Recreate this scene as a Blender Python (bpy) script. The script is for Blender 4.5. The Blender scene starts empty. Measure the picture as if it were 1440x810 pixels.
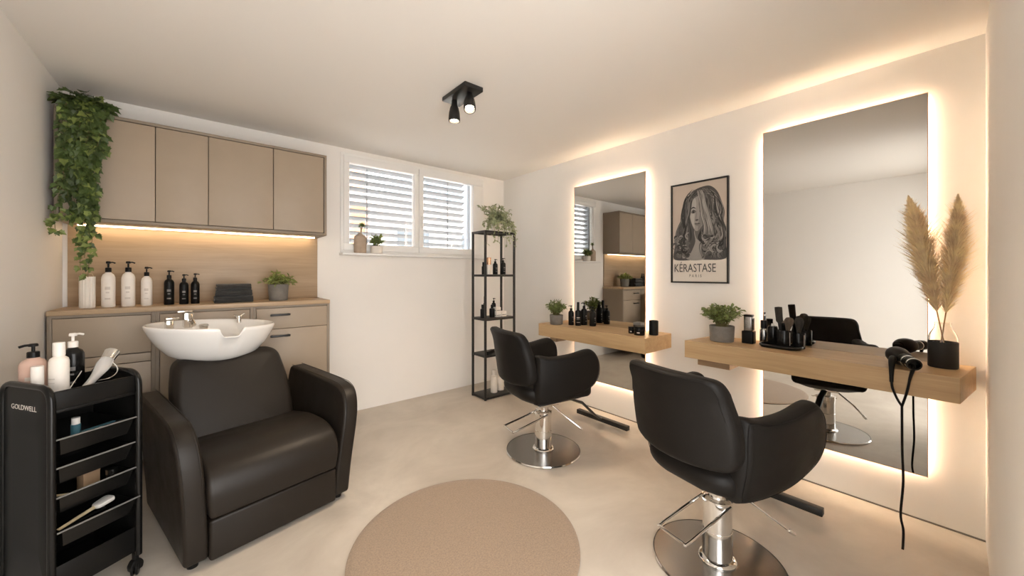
import bpy, bmesh, math, random
from mathutils import Vector, Matrix, noise
C = bpy.context.scene.collection
R = math.radians
PI = math.pi
random.seed(7)

# ------------------------------------------------------------------ materials
def mat(name, col, rough=.5, metal=0, spec=.5, noise_s=0, noise_a=0, bump=0, bump_s=200, stretch=None, emit=None, es=0,
        trans=0, ior=1.45, alpha=1, coat=0, coat_r=.1, rough_var=0, detail=6, sheen=0):
    m = bpy.data.materials.new(name); m.use_nodes = True
    nt = m.node_tree; N = nt.nodes; L = nt.links
    b = N['Principled BSDF']
    I = b.inputs
    I['Base Color'].default_value = (*col, 1); I['Roughness'].default_value = rough; I['Metallic'].default_value = metal
    I['Specular IOR Level'].default_value = spec; I['IOR'].default_value = ior
    I['Transmission Weight'].default_value = trans; I['Coat Weight'].default_value = coat; I['Coat Roughness'].default_value = coat_r
    I['Sheen Weight'].default_value = sheen
    if emit:
        I['Emission Color'].default_value = (*emit, 1); I['Emission Strength'].default_value = es
    if noise_a or bump or rough_var:
        tc = N.new('ShaderNodeTexCoord'); mp = N.new('ShaderNodeMapping'); L.new(tc.outputs['Object'], mp.inputs['Vector'])
        if stretch: mp.inputs['Scale'].default_value = stretch
    if noise_a or rough_var:
        n = N.new('ShaderNodeTexNoise'); n.inputs['Scale'].default_value = noise_s; n.inputs['Detail'].default_value = detail
        n.inputs['Roughness'].default_value = .6
        L.new(mp.outputs[0], n.inputs['Vector'])
        if noise_a:
            r = N.new('ShaderNodeValToRGB'); L.new(n.outputs['Fac'], r.inputs['Fac'])
            r.color_ramp.elements[0].position = .3; r.color_ramp.elements[1].position = .7
            r.color_ramp.elements[0].color = (*[max(0, c * (1 - noise_a)) for c in col], 1)
            r.color_ramp.elements[1].color = (*[min(1, c * (1 + noise_a)) for c in col], 1)
            L.new(r.outputs['Color'], I['Base Color'])
        if rough_var:
            mr = N.new('ShaderNodeMapRange'); L.new(n.outputs['Fac'], mr.inputs['Value'])
            mr.inputs['From Min'].default_value = .3; mr.inputs['From Max'].default_value = .7
            mr.inputs['To Min'].default_value = rough - rough_var; mr.inputs['To Max'].default_value = rough + rough_var
            L.new(mr.outputs[0], I['Roughness'])
    if bump:
        n2 = N.new('ShaderNodeTexNoise'); n2.inputs['Scale'].default_value = bump_s; n2.inputs['Detail'].default_value = 3
        L.new(mp.outputs[0], n2.inputs['Vector'])
        bp = N.new('ShaderNodeBump'); bp.inputs['Strength'].default_value = bump; bp.inputs['Distance'].default_value = .002
        L.new(n2.outputs['Fac'], bp.inputs['Height']); L.new(bp.outputs[0], I['Normal'])
    return m

def wood(name, a, b, axis=0, rough=.45, scale=7):
    m = bpy.data.materials.new(name); m.use_nodes = True
    nt = m.node_tree; N = nt.nodes; L = nt.links; p = N['Principled BSDF']
    tc = N.new('ShaderNodeTexCoord'); mp = N.new('ShaderNodeMapping'); L.new(tc.outputs['Object'], mp.inputs['Vector'])
    s = [scale * 2.2] * 3; s[axis] = scale * .16; mp.inputs['Scale'].default_value = s
    n = N.new('ShaderNodeTexNoise'); n.inputs['Scale'].default_value = 1.3; n.inputs['Detail'].default_value = 8
    n.inputs['Roughness'].default_value = .62; n.inputs['Distortion'].default_value = .6
    L.new(mp.outputs[0], n.inputs['Vector'])
    mp2 = N.new('ShaderNodeMapping'); s2 = [90] * 3; s2[axis] = 2.5; mp2.inputs['Scale'].default_value = s2
    L.new(tc.outputs['Object'], mp2.inputs['Vector'])
    n2 = N.new('ShaderNodeTexNoise'); n2.inputs['Scale'].default_value = 1.5; n2.inputs['Detail'].default_value = 4
    L.new(mp2.outputs[0], n2.inputs['Vector'])
    ad = N.new('ShaderNodeMath'); ad.operation = 'MULTIPLY_ADD'; L.new(n2.outputs['Fac'], ad.inputs[0]); ad.inputs[1].default_value = .35
    L.new(n.outputs['Fac'], ad.inputs[2])
    r = N.new('ShaderNodeValToRGB'); L.new(ad.outputs[0], r.inputs['Fac'])
    r.color_ramp.elements[0].position = .45; r.color_ramp.elements[1].position = .9
    r.color_ramp.elements[0].color = (*a, 1); r.color_ramp.elements[1].color = (*b, 1)
    L.new(r.outputs['Color'], p.inputs['Base Color'])
    p.inputs['Roughness'].default_value = rough
    bp = N.new('ShaderNodeBump'); bp.inputs['Strength'].default_value = .12; bp.inputs['Distance'].default_value = .002
    L.new(n2.outputs['Fac'], bp.inputs['Height']); L.new(bp.outputs[0], p.inputs['Normal'])
    return m

def floor_mat():
    m = bpy.data.materials.new('microcement'); m.use_nodes = True
    nt = m.node_tree; N = nt.nodes; L = nt.links; p = N['Principled BSDF']
    tc = N.new('ShaderNodeTexCoord')
    n = N.new('ShaderNodeTexNoise'); n.inputs['Scale'].default_value = 1.8; n.inputs['Detail'].default_value = 9; n.inputs['Roughness'].default_value = .62
    n.inputs['Distortion'].default_value = .5
    L.new(tc.outputs['Object'], n.inputs['Vector'])
    r = N.new('ShaderNodeValToRGB'); L.new(n.outputs['Fac'], r.inputs['Fac'])
    e = r.color_ramp.elements
    e[0].position = .3; e[0].color = (.41, .36, .305, 1); e[1].position = .68; e[1].color = (.59, .535, .465, 1)
    L.new(r.outputs['Color'], p.inputs['Base Color'])
    mr = N.new('ShaderNodeMapRange'); L.new(n.outputs['Fac'], mr.inputs['Value'])
    mr.inputs['To Min'].default_value = .3; mr.inputs['To Max'].default_value = .5
    L.new(mr.outputs[0], p.inputs['Roughness'])
    n2 = N.new('ShaderNodeTexNoise'); n2.inputs['Scale'].default_value = 45; n2.inputs['Detail'].default_value = 4
    L.new(tc.outputs['Object'], n2.inputs['Vector'])
    bp = N.new('ShaderNodeBump'); bp.inputs['Strength'].default_value = .08; bp.inputs['Distance'].default_value = .002
    L.new(n2.outputs['Fac'], bp.inputs['Height']); L.new(bp.outputs[0], p.inputs['Normal'])
    return m

M = {}
M['wall'] = mat('white_paint', (.80, .775, .74), .85, bump=.06, bump_s=160, noise_s=3, noise_a=.012)
M['ceil'] = mat('ceiling_paint', (.77, .74, .70), .9, bump=.03, bump_s=120)
M['floor'] = floor_mat()
M['taupe'] = mat('taupe_laminate', (.345, .275, .205), .5, noise_s=6, noise_a=.03)
M['taupe_dark'] = mat('taupe_carcass', (.25, .20, .15), .5, noise_s=6, noise_a=.03)
M['oak_top'] = wood('oak_worktop', (.34, .235, .14), (.50, .365, .235), 0)
M['oak_splash'] = wood('oak_splashback', (.33, .235, .145), (.45, .33, .215), 0)
M['oak_shelf'] = wood('oak_shelf', (.395, .258, .128), (.545, .378, .205), 1)
M['oak_block'] = wood('oak_block', (.25, .165, .095), (.38, .26, .155), 1)
M['leather'] = mat('black_leather', (.0075, .0062, .0053), .52, spec=.22, bump=.25, bump_s=420, rough_var=.05, noise_s=9)
M['leather_brown'] = mat('espresso_leather', (.0155, .0118, .009), .42, spec=.3, bump=.22, bump_s=420, rough_var=.05, noise_s=9)
M['chrome'] = mat('chrome', (.78, .77, .75), .1, 1)
M['steel'] = mat('brushed_steel', (.36, .35, .34), .27, 1, noise_s=3, noise_a=.06, stretch=(60, 1, 1))
M['black_metal'] = mat('black_metal', (.014, .013, .012), .42, 0, noise_s=20, noise_a=.1)
M['black_plastic'] = mat('black_plastic', (.007, .0066, .0062), .38, spec=.22, noise_s=20, noise_a=.08)
M['black_matte'] = mat('black_matte', (.018, .017, .016), .6, noise_s=20, noise_a=.08)
M['black_gloss'] = mat('black_gloss', (.007, .0066, .0062), .22, spec=.32, noise_s=20, noise_a=.08)
M['smoke'] = mat('smoked_plastic', (.05, .048, .045), .15, trans=.6, noise_s=9, noise_a=.1)
M['rim'] = mat('tray_rim', (.16, .155, .15), .15, noise_s=9, noise_a=.1)  # paler grey than the black trays, a highlight painted along their rims
M['clear'] = mat('clear_glass', (.95, .94, .92), .03, trans=1, ior=1.45)
M['clear_plastic'] = mat('clear_plastic', (.86, .84, .82), .08, trans=.65, ior=1.4)
M['ceramic'] = mat('white_ceramic', (.84, .82, .79), .1, coat=.5, coat_r=.04, noise_s=2, noise_a=.01)
M['white_plastic'] = mat('white_plastic', (.80, .755, .70), .4, noise_s=6, noise_a=.03)
M['white_bottle'] = mat('white_bottle', (.80, .745, .68), .42, noise_s=9, noise_a=.05)
M['white_vase'] = mat('ribbed_vase', (.78, .73, .66), .6, noise_s=9, noise_a=.05)
M['pink'] = mat('rose_plastic', (.62, .42, .34), .36, noise_s=6, noise_a=.04)
M['copper'] = mat('copper', (.62, .36, .23), .25, 1, noise_s=12, noise_a=.05)
M['bronze'] = mat('bronze_edge', (.50, .31, .19), .35, .8, noise_s=12, noise_a=.05)
M['mirror'] = mat('mirror_silver', (.62, .61, .585), .0, 1)
M['led'] = mat('warm_led', (1, .8, .55), .5, emit=(1, .83, .62), es=18)
M['led_cab'] = mat('warm_led_strip', (1, .8, .55), .5, emit=(1, .74, .45), es=9)
M['lamp_glow'] = mat('lamp_glow', (1, .9, .75), .5, emit=(1, .80, .55), es=30)
M['upvc'] = mat('window_white', (.80, .79, .77), .35, noise_s=3, noise_a=.01)
M['rail'] = mat('guide_rail', (.30, .33, .37), .5, noise_s=6, noise_a=.04)
M['slat'] = mat('blind_slat', (.20, .205, .22), .45, noise_s=6, noise_a=.03)
M['pot'] = mat('grey_concrete_pot', (.17, .155, .135), .8, noise_s=25, noise_a=.16, bump=.2, bump_s=90)
M['pot_taupe'] = mat('taupe_stoneware', (.40, .31, .235), .7, noise_s=25, noise_a=.1, bump=.15, bump_s=90)
M['pot_white'] = mat('white_stoneware', (.74, .69, .63), .6, noise_s=25, noise_a=.05)
M['soil'] = mat('soil', (.035, .025, .018), .95, noise_s=60, noise_a=.4, bump=.5, bump_s=80)
M['ivy'] = mat('ivy_leaf', (.055, .085, .02), .5, noise_s=14, noise_a=.55)
M['ivy_light'] = mat('ivy_leaf_young', (.16, .20, .05), .5, noise_s=14, noise_a=.35)
M['leaf'] = mat('herb_leaf', (.165, .21, .062), .5, noise_s=22, noise_a=.42)
M['leaf_y'] = mat('fern_leaf', (.20, .235, .06), .5, noise_s=22, noise_a=.35)
M['leaf_pale'] = mat('silver_green_leaf', (.30, .33, .19), .5, noise_s=16, noise_a=.45)
M['stem'] = mat('plant_stem', (.13, .12, .045), .7, noise_s=30, noise_a=.2)
M['pampas'] = mat('pampas_hair', (.92, .69, .45), .85, noise_s=18, noise_a=.28, sheen=.3)
M['pampas_stem'] = mat('pampas_stem', (.45, .28, .13), .7, noise_s=30, noise_a=.2)
M['rug'] = mat('jute_rug', (.285, .205, .14), .95, noise_s=150, noise_a=.2, bump=.6, bump_s=420, sheen=.3)
M['towel'] = mat('black_towel', (.026, .025, .024), .95, noise_s=60, noise_a=.3, bump=.8, bump_s=260, sheen=.25)
M['label'] = mat('grey_print', (.16, .15, .14), .5, noise_s=9, noise_a=.05)
M['label_w'] = mat('pale_print', (.62, .59, .54), .5, noise_s=9, noise_a=.05)
M['label_t'] = mat('faint_print', (.60, .54, .48), .5, noise_s=9, noise_a=.05)
M['bristle'] = mat('brush_bristle', (.075, .055, .04), .85, noise_s=60, noise_a=.4, stretch=(6, 6, 1))
M['bristle_b'] = mat('black_bristle', (.03, .026, .022), .85, noise_s=60, noise_a=.4, stretch=(6, 6, 1))
M['teal'] = mat('teal_plastic', (.06, .16, .20), .4, noise_s=9, noise_a=.1)
M['tan'] = mat('tan_card', (.33, .21, .12), .7, noise_s=9, noise_a=.1)
M['straw'] = mat('pale_wood', (.55, .44, .27), .6, noise_s=9, noise_a=.1)
for i, g in enumerate((.022, .045, .075, .12, .19, .28, .40, .54)):
    M['g%d' % i] = mat('print_grey_%d' % i, (g, g * .93, g * .86), .6, noise_s=9, noise_a=.02)
M['paper'] = mat('poster_paper', (.70, .63, .55), .6, noise_s=3, noise_a=.03)
M['paper_bg'] = mat('poster_ground', (.52, .435, .36), .6, noise_s=3, noise_a=.05)
M['facade_w'] = mat('white_render', (.80, .78, .76), .9, noise_s=2, noise_a=.04)
M['facade_o'] = mat('terracotta_render', (.72, .40, .24), .9, noise_s=2, noise_a=.08)
M['facade_b'] = mat('blue_grey_panel', (.34, .46, .56), .6, noise_s=2, noise_a=.05)
M['pane_dark'] = mat('dark_pane', (.10, .12, .14), .15, noise_s=2, noise_a=.05)
M['ground'] = mat('paving', (.7, .68, .65), .9, noise_s=5, noise_a=.1)

# ------------------------------------------------------------------ mesh helpers
def newbm(): return bmesh.new()

def xf(bm, vs, mtx):
    if mtx is not None:
        for v in vs: v.co = mtx @ v.co

def obj(name, bm, m, parent=None, smooth=True, loc=None, rot=None, angle=35):
    me = bpy.data.meshes.new(name)
    bmesh.ops.recalc_face_normals(bm, faces=bm.faces)
    if smooth:
        ca = math.cos(R(angle))
        for f in bm.faces: f.smooth = True
        for e in bm.edges:
            if len(e.link_faces) == 2:
                e.smooth = e.link_faces[0].normal.dot(e.link_faces[1].normal) > ca
    bm.to_mesh(me); bm.free()
    ms = m if isinstance(m, (list, tuple)) else [m]
    for k in ms: me.materials.append(M[k])
    o = bpy.data.objects.new(name, me); C.objects.link(o)
    if parent: o.parent = parent
    if loc is not None: o.location = loc
    if rot is not None: o.rotation_euler = rot
    return o

def thing(name, label, cat, loc=(0, 0, 0), rz=0, group=None, rot=None):
    o = bpy.data.objects.new(name, None); C.objects.link(o)
    o.empty_display_size = .05
    o.location = loc; o.rotation_euler = rot if rot else (0, 0, rz)
    o['label'] = label; o['category'] = cat
    if group: o['group'] = group
    return o

def tag(o, label, cat, group=None, kind=None):
    o['label'] = label; o['category'] = cat
    if group: o['group'] = group
    if kind: o['kind'] = kind
    return o

def struct(o, label=None):
    o['kind'] = 'structure'
    if label: o['label'] = label
    return o

def box(bm, x0, x1, y0, y1, z0, z1, bev=0, seg=2, mtx=None, mi=0):
    r = bmesh.ops.create_cube(bm, size=1)
    vs = r['verts']
    for v in vs:
        v.co = Vector(((x0 + x1) / 2 + v.co.x * (x1 - x0), (y0 + y1) / 2 + v.co.y * (y1 - y0), (z0 + z1) / 2 + v.co.z * (z1 - z0)))
    fs = set(f for v in vs for f in v.link_faces)
    for f in fs: f.material_index = mi
    if bev:
        es = list(set(e for v in vs for e in v.link_edges))
        r2 = bmesh.ops.bevel(bm, geom=es, offset=bev, segments=seg, profile=.5, affect='EDGES')
        vs = list(set(r2['verts']) | set(v for v in vs if v.is_valid))
        for f in set(f for v in vs for f in v.link_faces): f.material_index = mi
    xf(bm, vs, mtx)
    return vs

def lathe(bm, prof, seg=32, mtx=None, sx=1, sy=1, mi=0, rib=0, nrib=0):
    """prof: (radius, z) list from bottom to top; radius 0 closes"""
    rings = []; new = []
    for (r, z) in prof:
        if r <= 1e-6:
            v = bm.verts.new((0, 0, z)); rings.append([v]); new.append(v)
        else:
            ring = []
            for i in range(seg):
                a = 2 * PI * i / seg
                rr = r * (1 + (rib * math.cos(a * nrib) if nrib else 0))
                v = bm.verts.new((rr * math.cos(a) * sx, rr * math.sin(a) * sy, z)); ring.append(v); new.append(v)
            rings.append(ring)
    for a, b in zip(rings, rings[1:]):
        if len(a) == 1 and len(b) == 1: continue
        for i in range(seg):
            j = (i + 1) % seg
            if len(a) == 1: f = bm.faces.new((a[0], b[j], b[i]))
            elif len(b) == 1: f = bm.faces.new((a[i], a[j], b[0]))
            else: f = bm.faces.new((a[i], a[j], b[j], b[i]))
            f.material_index = mi
    xf(bm, new, mtx)
    return new

def tube(bm, pts, rad, seg=8, cap=True, mi=0, closed=False, flat=None):
    """sweep a circle (or flat ellipse (a,b)) along pts; rad number or list"""
    pts = [Vector(p) for p in pts]; n = len(pts)
    rads = rad if isinstance(rad, (list, tuple)) else [rad] * n
    up = None; rings = []
    for i, p in enumerate(pts):
        if closed: t = (pts[(i + 1) % n] - pts[i - 1])
        else: t = pts[min(i + 1, n - 1)] - pts[max(i - 1, 0)]
        t.normalize()
        if up is None:
            up = Vector((0, 0, 1)) if abs(t.z) < .9 else Vector((1, 0, 0))
        s = t.cross(up)
        if s.length < 1e-4: s = t.cross(Vector((0, 1, .3)))
        s.normalize(); up = s.cross(t).normalized()
        ring = []
        for k in range(seg):
            a = 2 * PI * k / seg
            if flat: q = s * (math.cos(a) * rads[i] * flat[0]) + up * (math.sin(a) * rads[i] * flat[1])
            else: q = s * (math.cos(a) * rads[i]) + up * (math.sin(a) * rads[i])
            ring.append(bm.verts.new(p + q))
        rings.append(ring)
    pairs = list(zip(rings, rings[1:])) + ([(rings[-1], rings[0])] if closed else [])
    for a, b in pairs:
        for k in range(seg):
            f = bm.faces.new((a[k], a[(k + 1) % seg], b[(k + 1) % seg], b[k])); f.material_index = mi
    if cap and not closed:
        f = bm.faces.new(rings[0][::-1]); f.material_index = mi
        f = bm.faces.new(rings[-1]); f.material_index = mi
    return [v for r in rings for v in r]

def bez(p0, p1, p2, p3, n=12):
    p0, p1, p2, p3 = map(Vector, (p0, p1, p2, p3)); out = []
    for i in range(n + 1):
        t = i / n; u = 1 - t
        out.append(p0 * u ** 3 + p1 * 3 * u * u * t + p2 * 3 * u * t * t + p3 * t ** 3)
    return out

def cat(pts, n=8, closed=False):
    """catmull-rom through points (any dimension)"""
    P = [Vector(p) for p in pts]; out = []; m = len(P)
    rng = range(m) if closed else range(m - 1)
    for i in rng:
        if closed: a, b, c, d = P[i - 1], P[i], P[(i + 1) % m], P[(i + 2) % m]
        else: a, b, c, d = P[max(i - 1, 0)], P[i], P[i + 1], P[min(i + 2, m - 1)]
        for k in range(n):
            t = k / n
            out.append(.5 * ((2 * b) + (c - a) * t + (2 * a - 5 * b + 4 * c - d) * t * t + (3 * b - a - 3 * c + d) * t ** 3))
    if not closed: out.append(P[-1].copy())
    return out

def rounded(poly, rad, seg=6):
    """round the corners of a 2-D polygon; rad number or list"""
    n = len(poly); out = []
    for i in range(n):
        p = Vector(poly[i]); a = Vector(poly[i - 1]); b = Vector(poly[(i + 1) % n])
        r = rad[i] if isinstance(rad, (list, tuple)) else rad
        if r <= 0: out.append(p); continue
        da = a - p; db = b - p
        ra = min(r, da.length * .49); rb = min(r, db.length * .49)
        s = p + da.normalized() * ra; e = p + db.normalized() * rb
        for k in range(seg + 1):
            t = k / seg
            out.append(s * (1 - t) ** 2 + p * 2 * t * (1 - t) + e * t * t)
    return out

def slab(bm, outline, t0, t1, r, place, rings=5, seg=4, deform=None, mi=0):
    """closed rounded slab: outline (2-D loop), from t0 to t1 across, edge radius r. place(a,b,t)->xyz. caps have inner rings."""
    pts = [Vector((p[0], p[1])) for p in outline]; n = len(pts)
    area = sum(pts[i].x * pts[(i + 1) % n].y - pts[(i + 1) % n].x * pts[i].y for i in range(n))
    if area < 0: pts.reverse()
    nr = []
    for i in range(n):
        t = (pts[(i + 1) % n] - pts[i - 1]); t.normalize(); nr.append(Vector((-t.y, t.x)))
    cen = sum(pts, Vector((0, 0))) / n
    def inset(d): return [pts[i] + nr[i] * d for i in range(n)]
    loops = []
    base = inset(r)
    for k in range(rings, 0, -1):
        f = k / rings
        loops.append(([b.lerp(cen, f * .92) for b in base], t0))
    for k in range(seg + 1):
        a = PI / 2 * k / seg
        loops.append((inset(r * (1 - math.sin(a))), t0 + r * (1 - math.cos(a))))
    for k in range(seg, -1, -1):
        a = PI / 2 * k / seg
        loops.append((inset(r * (1 - math.sin(a))), t1 - r * (1 - math.cos(a))))
    for k in range(1, rings + 1):
        f = k / rings
        loops.append(([b.lerp(cen, f * .92) for b in base], t1))
    vv = []
    for lp, t in loops:
        row = []
        for p in lp:
            q = Vector(place(p.x, p.y, t))
            if deform: q = Vector(deform(q))
            row.append(bm.verts.new(q))
        vv.append(row)
    for a, b in zip(vv, vv[1:]):
        for i in range(n):
            j = (i + 1) % n
            f = bm.faces.new((a[i], a[j], b[j], b[i])); f.material_index = mi
    f = bm.faces.new(vv[0][::-1]); f.material_index = mi
    f = bm.faces.new(vv[-1]); f.material_index = mi
    return [v for r_ in vv for v in r_]

def prism(bm, outline, z0, z1, bev=0, mi=0, mtx=None):
    n = len(outline)
    a = [bm.verts.new((p[0], p[1], z0)) for p in outline]; b = [bm.verts.new((p[0], p[1], z1)) for p in outline]
    fs = [bm.faces.new(a[::-1]), bm.faces.new(b)]
    for i in range(n): fs.append(bm.faces.new((a[i], a[(i + 1) % n], b[(i + 1) % n], b[i])))
    for f in fs: f.material_index = mi
    vs = a + b
    if bev:
        es = list(set(e for f in fs for e in f.edges))
        r = bmesh.ops.bevel(bm, geom=es, offset=bev, segments=2, profile=.5, affect='EDGES')
        vs = list(set(r['verts']) | set(v for v in vs if v.is_valid))
    xf(bm, vs, mtx)
    return vs

def frame_rect(bm, x0, x1, z0, z1, w, y0, y1, bev=.004, wl=None, wr=None):
    """rectangular frame in the xz plane with depth y0..y1"""
    wl = wl or w; wr = wr or w
    box(bm, x0, x1, y0, y1, z1 - w, z1, bev); box(bm, x0, x1, y0, y1, z0, z0 + w, bev)
    box(bm, x0, x0 + wl, y0, y1, z0 + w, z1 - w, bev); box(bm, x1 - wr, x1, y0, y1, z0 + w, z1 - w, bev)

def text_obj(name, s, size, m, parent, mtx, depth=.0004, align='LEFT', spacing=1.0, xscale=1.0):
    cu = bpy.data.curves.new('lettering_curve', 'FONT'); cu.body = s; cu.size = size; cu.align_x = align
    cu.extrude = depth; cu.space_character = spacing; cu.resolution_u = 3
    t = bpy.data.objects.new('lettering_tmp', cu); C.objects.link(t)
    bpy.context.view_layer.update()
    dg = bpy.context.evaluated_depsgraph_get()
    me = bpy.data.meshes.new_from_object(t.evaluated_get(dg))
    bpy.data.objects.remove(t); bpy.data.curves.remove(cu)
    for v in me.vertices:
        v.co.x *= xscale; v.co = mtx @ v.co
    me.materials.clear(); me.materials.append(M[m]); me.name = name
    o = bpy.data.objects.new(name, me); C.objects.link(o); o.parent = parent
    return o

def copy_tree(o, parent=None):
    c = o.copy(); C.objects.link(c)
    if parent: c.parent = parent
    for ch in list(o.children): copy_tree(ch, c)
    return c

# ------------------------------------------------------------------ room shell
XL, XR, YF, YB, H = -.655, 2.84, -.09, 3.55, 2.4
T = .25
b = newbm(); box(b, XL - T, XR + T, YF - 1.2, YB, -.2, 0); struct(obj('floor', b, 'floor', smooth=False))
b = newbm(); box(b, XL - T, XR + T, YF - T, YB + T, H, H + .2); struct(obj('ceiling', b, 'ceil', smooth=False))
b = newbm(); box(b, XL - T, XL, YF - T, YB, 0, H); struct(obj('wall_left', b, 'wall', smooth=False))
b = newbm(); box(b, XR, XR + T, YF - T, YB, 0, H); struct(obj('wall_right', b, 'wall', smooth=False))
WX0, WX1, WZ0, WZ1 = .962, 2.535, 1.455, 2.362
b = newbm()
box(b, XL - T, WX0, YB, YB + T, -.2, H); box(b, WX1, XR + T, YB, YB + T, -.2, H)
box(b, WX0, WX1, YB, YB + T, -.2, WZ0); box(b, WX0, WX1, YB, YB + T, WZ1, H)
struct(obj('wall_back', b, 'wall', smooth=False))
# front wall with an unseen doorway added and sized to let fill light in
DX0, DX1, DZ = -.36, 1.12, 2.15
b = newbm()
box(b, XL, DX0, YF - T, YF, 0, H); box(b, DX1, XR, YF - T, YF, 0, H); box(b, DX0, DX1, YF - T, YF, DZ, H)
struct(obj('wall_front', b, 'wall', smooth=False))
# thin shadow-gap skirting along the right and back walls
b = newbm(); box(b, XR - .006, XR, YF, YB, 0, .007); struct(obj('baseboard_right', b, 'pot', smooth=False))

# window: fixed frame, two sashes with a pane each
win = bpy.data.objects.new('window_1', None); C.objects.link(win); win['kind'] = 'structure'
win['label'] = 'white two-sash basement window high in the back wall'
b = newbm(); frame_rect(b, WX0, WX1, WZ0, WZ1, .028, YB - .012, YB + .07, .003); obj('window_frame', b, 'upvc', win)
def sash(x0, x1, z0, z1, wl, wr):
    b = newbm(); frame_rect(b, x0, x1, z0, z1, .062, YB - .022, YB + .05, .005, wl, wr)
    s = obj('sash', b, 'upvc', win)
    b = newbm(); box(b, x0 + wl - .01, x1 - wr + .01, YB + .02, YB + .026, z0 + .05, z1 - .05); obj('pane', b, 'clear', s, smooth=False)
    return s
sash(.985, 1.712, 1.478, 2.338, .05, .045)
s2 = sash(1.716, 2.512, 1.478, 2.338, .05, .13)
b = newbm(); box(b, 1.722, 1.746, YB - .03, YB - .022, 1.80, 1.87, .003); box(b, 1.728, 1.74, YB - .06, YB - .03, 1.835, 1.85, .003)
box(b, 1.727, 1.741, YB - .066, YB - .054, 1.73, 1.85, .004); obj('window_handle', b, 'upvc', s2)
b = newbm(); box(b, WX0 - .01, WX1 + .01, YB - .105, YB + .0, WZ0 - .022, WZ0 - .002, .005); struct(obj('window_sill', b, 'upvc'))

# outside venetian blind
bl = thing('venetian_blind', 'grey horizontal-slat outdoor blind hanging behind the window panes', 'blind', (1.70, YB + .16, 0))
b = newbm()
z = 2.36
while z > 1.46:
    m4 = Matrix.Translation((-.03, 0, z)) @ Matrix.Rotation(R(-22), 4, 'X')
    vs = box(b, -.69, .69, -.039, .039, -.0015, .0015, mtx=m4)
    z -= .0705
obj('slat_set', b, 'slat', bl, smooth=False)
for x in (-.45, .45):
    b = newbm(); box(b, x - .004, x + .004, -.002, .002, 1.44, 2.4); obj('ladder_cord', b, 'slat', bl, smooth=False)
for x in (-.745, .70):
    b = newbm(); box(b, x, x + .035, -.04, .04, 1.40, 2.42, .003); obj('guide_rail', b, 'rail', bl)

# ------------------------------------------------------------------ outside the window
b = newbm(); box(b, -8, 14, 3.9, 16, .9, 1.0); g = obj('outside_ground', b, 'ground', smooth=False); struct(g)
hb = thing('neighbour_house', 'pale rendered house with terracotta side seen through the window', 'house', (0, 9, 1))
b = newbm(); box(b, -1.5, 3.0, 0, 3, 0, 2.7); obj('side_wall', b, 'facade_o', hb, smooth=False)
b = newbm(); box(b, 3.0, 11, -.3, 3, 0, 1.9); obj('front_wall', b, 'facade_w', hb, smooth=False)
b = newbm(); box(b, -1.6, 11.2, -.7, 3, 1.9, 2.02); obj('balcony_slab', b, 'facade_w', hb, smooth=False)
b = newbm(); box(b, 4.6, 11, -.1, 3, 2.02, 3.1); obj('upper_wall', b, 'facade_b', hb, smooth=False)
for x in (3.6, 5.4, 7.4):
    b = newbm(); box(b, x, x + .9, -.36, -.28, .55, 1.35); w = obj('window_box', b, 'pane_dark', hb, smooth=False)
    b = newbm(); frame_rect(b, x - .06, x + .96, .5, 1.4, .08, -.38, -.29); box(b, x + .42, x + .48, -.38, -.29, .5, 1.4); obj('window_frame', b, 'facade_w', w, smooth=False)
for x in (1.6, 2.3):
    b = newbm(); box(b, x, x + .16, -.62, -.45, 0, 1.9); obj('post', b, 'facade_b', hb, smooth=False)

# ------------------------------------------------------------------ wall cabinet (upper)
UX0, UX1, UY, UZ0, UZ1 = -.632, .778, 3.25, 1.572, 2.215
uc = thing('wall_cabinet', 'long taupe handleless wall cabinet with four doors above the oak splashback', 'cabinet', (UX0, UY, UZ0))
W = UX1 - UX0; Hh = UZ1 - UZ0; D = YB - UY
b = newbm()
box(b, 0, W, 0, D, 0, .018, .001); box(b, 0, W, 0, D, Hh - .018, Hh, .001)
box(b, 0, .018, 0, D, .018, Hh - .018, .001); box(b, W - .018, W, 0, D, .018, Hh - .018, .001)
box(b, .018, W - .018, .05, .062, .018, Hh - .018)
obj('carcass', b, 'taupe_dark', uc)
xs = [-.612, -.219, .041, .415, .757]
for x0, x1 in zip(xs, xs[1:]):
    b = newbm(); box(b, x0 - UX0 + .002, x1 - UX0 - .002, .004, .022, .022, Hh - .022, .0015); obj('door', b, 'taupe', uc)
b = newbm(); box(b, .05, W - .04, D - .075, D - .055, -.008, 0, .001); obj('led_strip', b, 'led_cab', uc, smooth=False)['label'] = 'glowing warm LED strip'

# oak splashback
b = newbm(); box(b, -.632, .772, 0, .014, 0, UZ0 - 1.062, .001)
tag(obj('splashback', b, 'oak_splash', loc=(0, YB - .016, 1.061)), 'oak board splashback lit from above behind the counter bottles', 'splashback')

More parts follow.
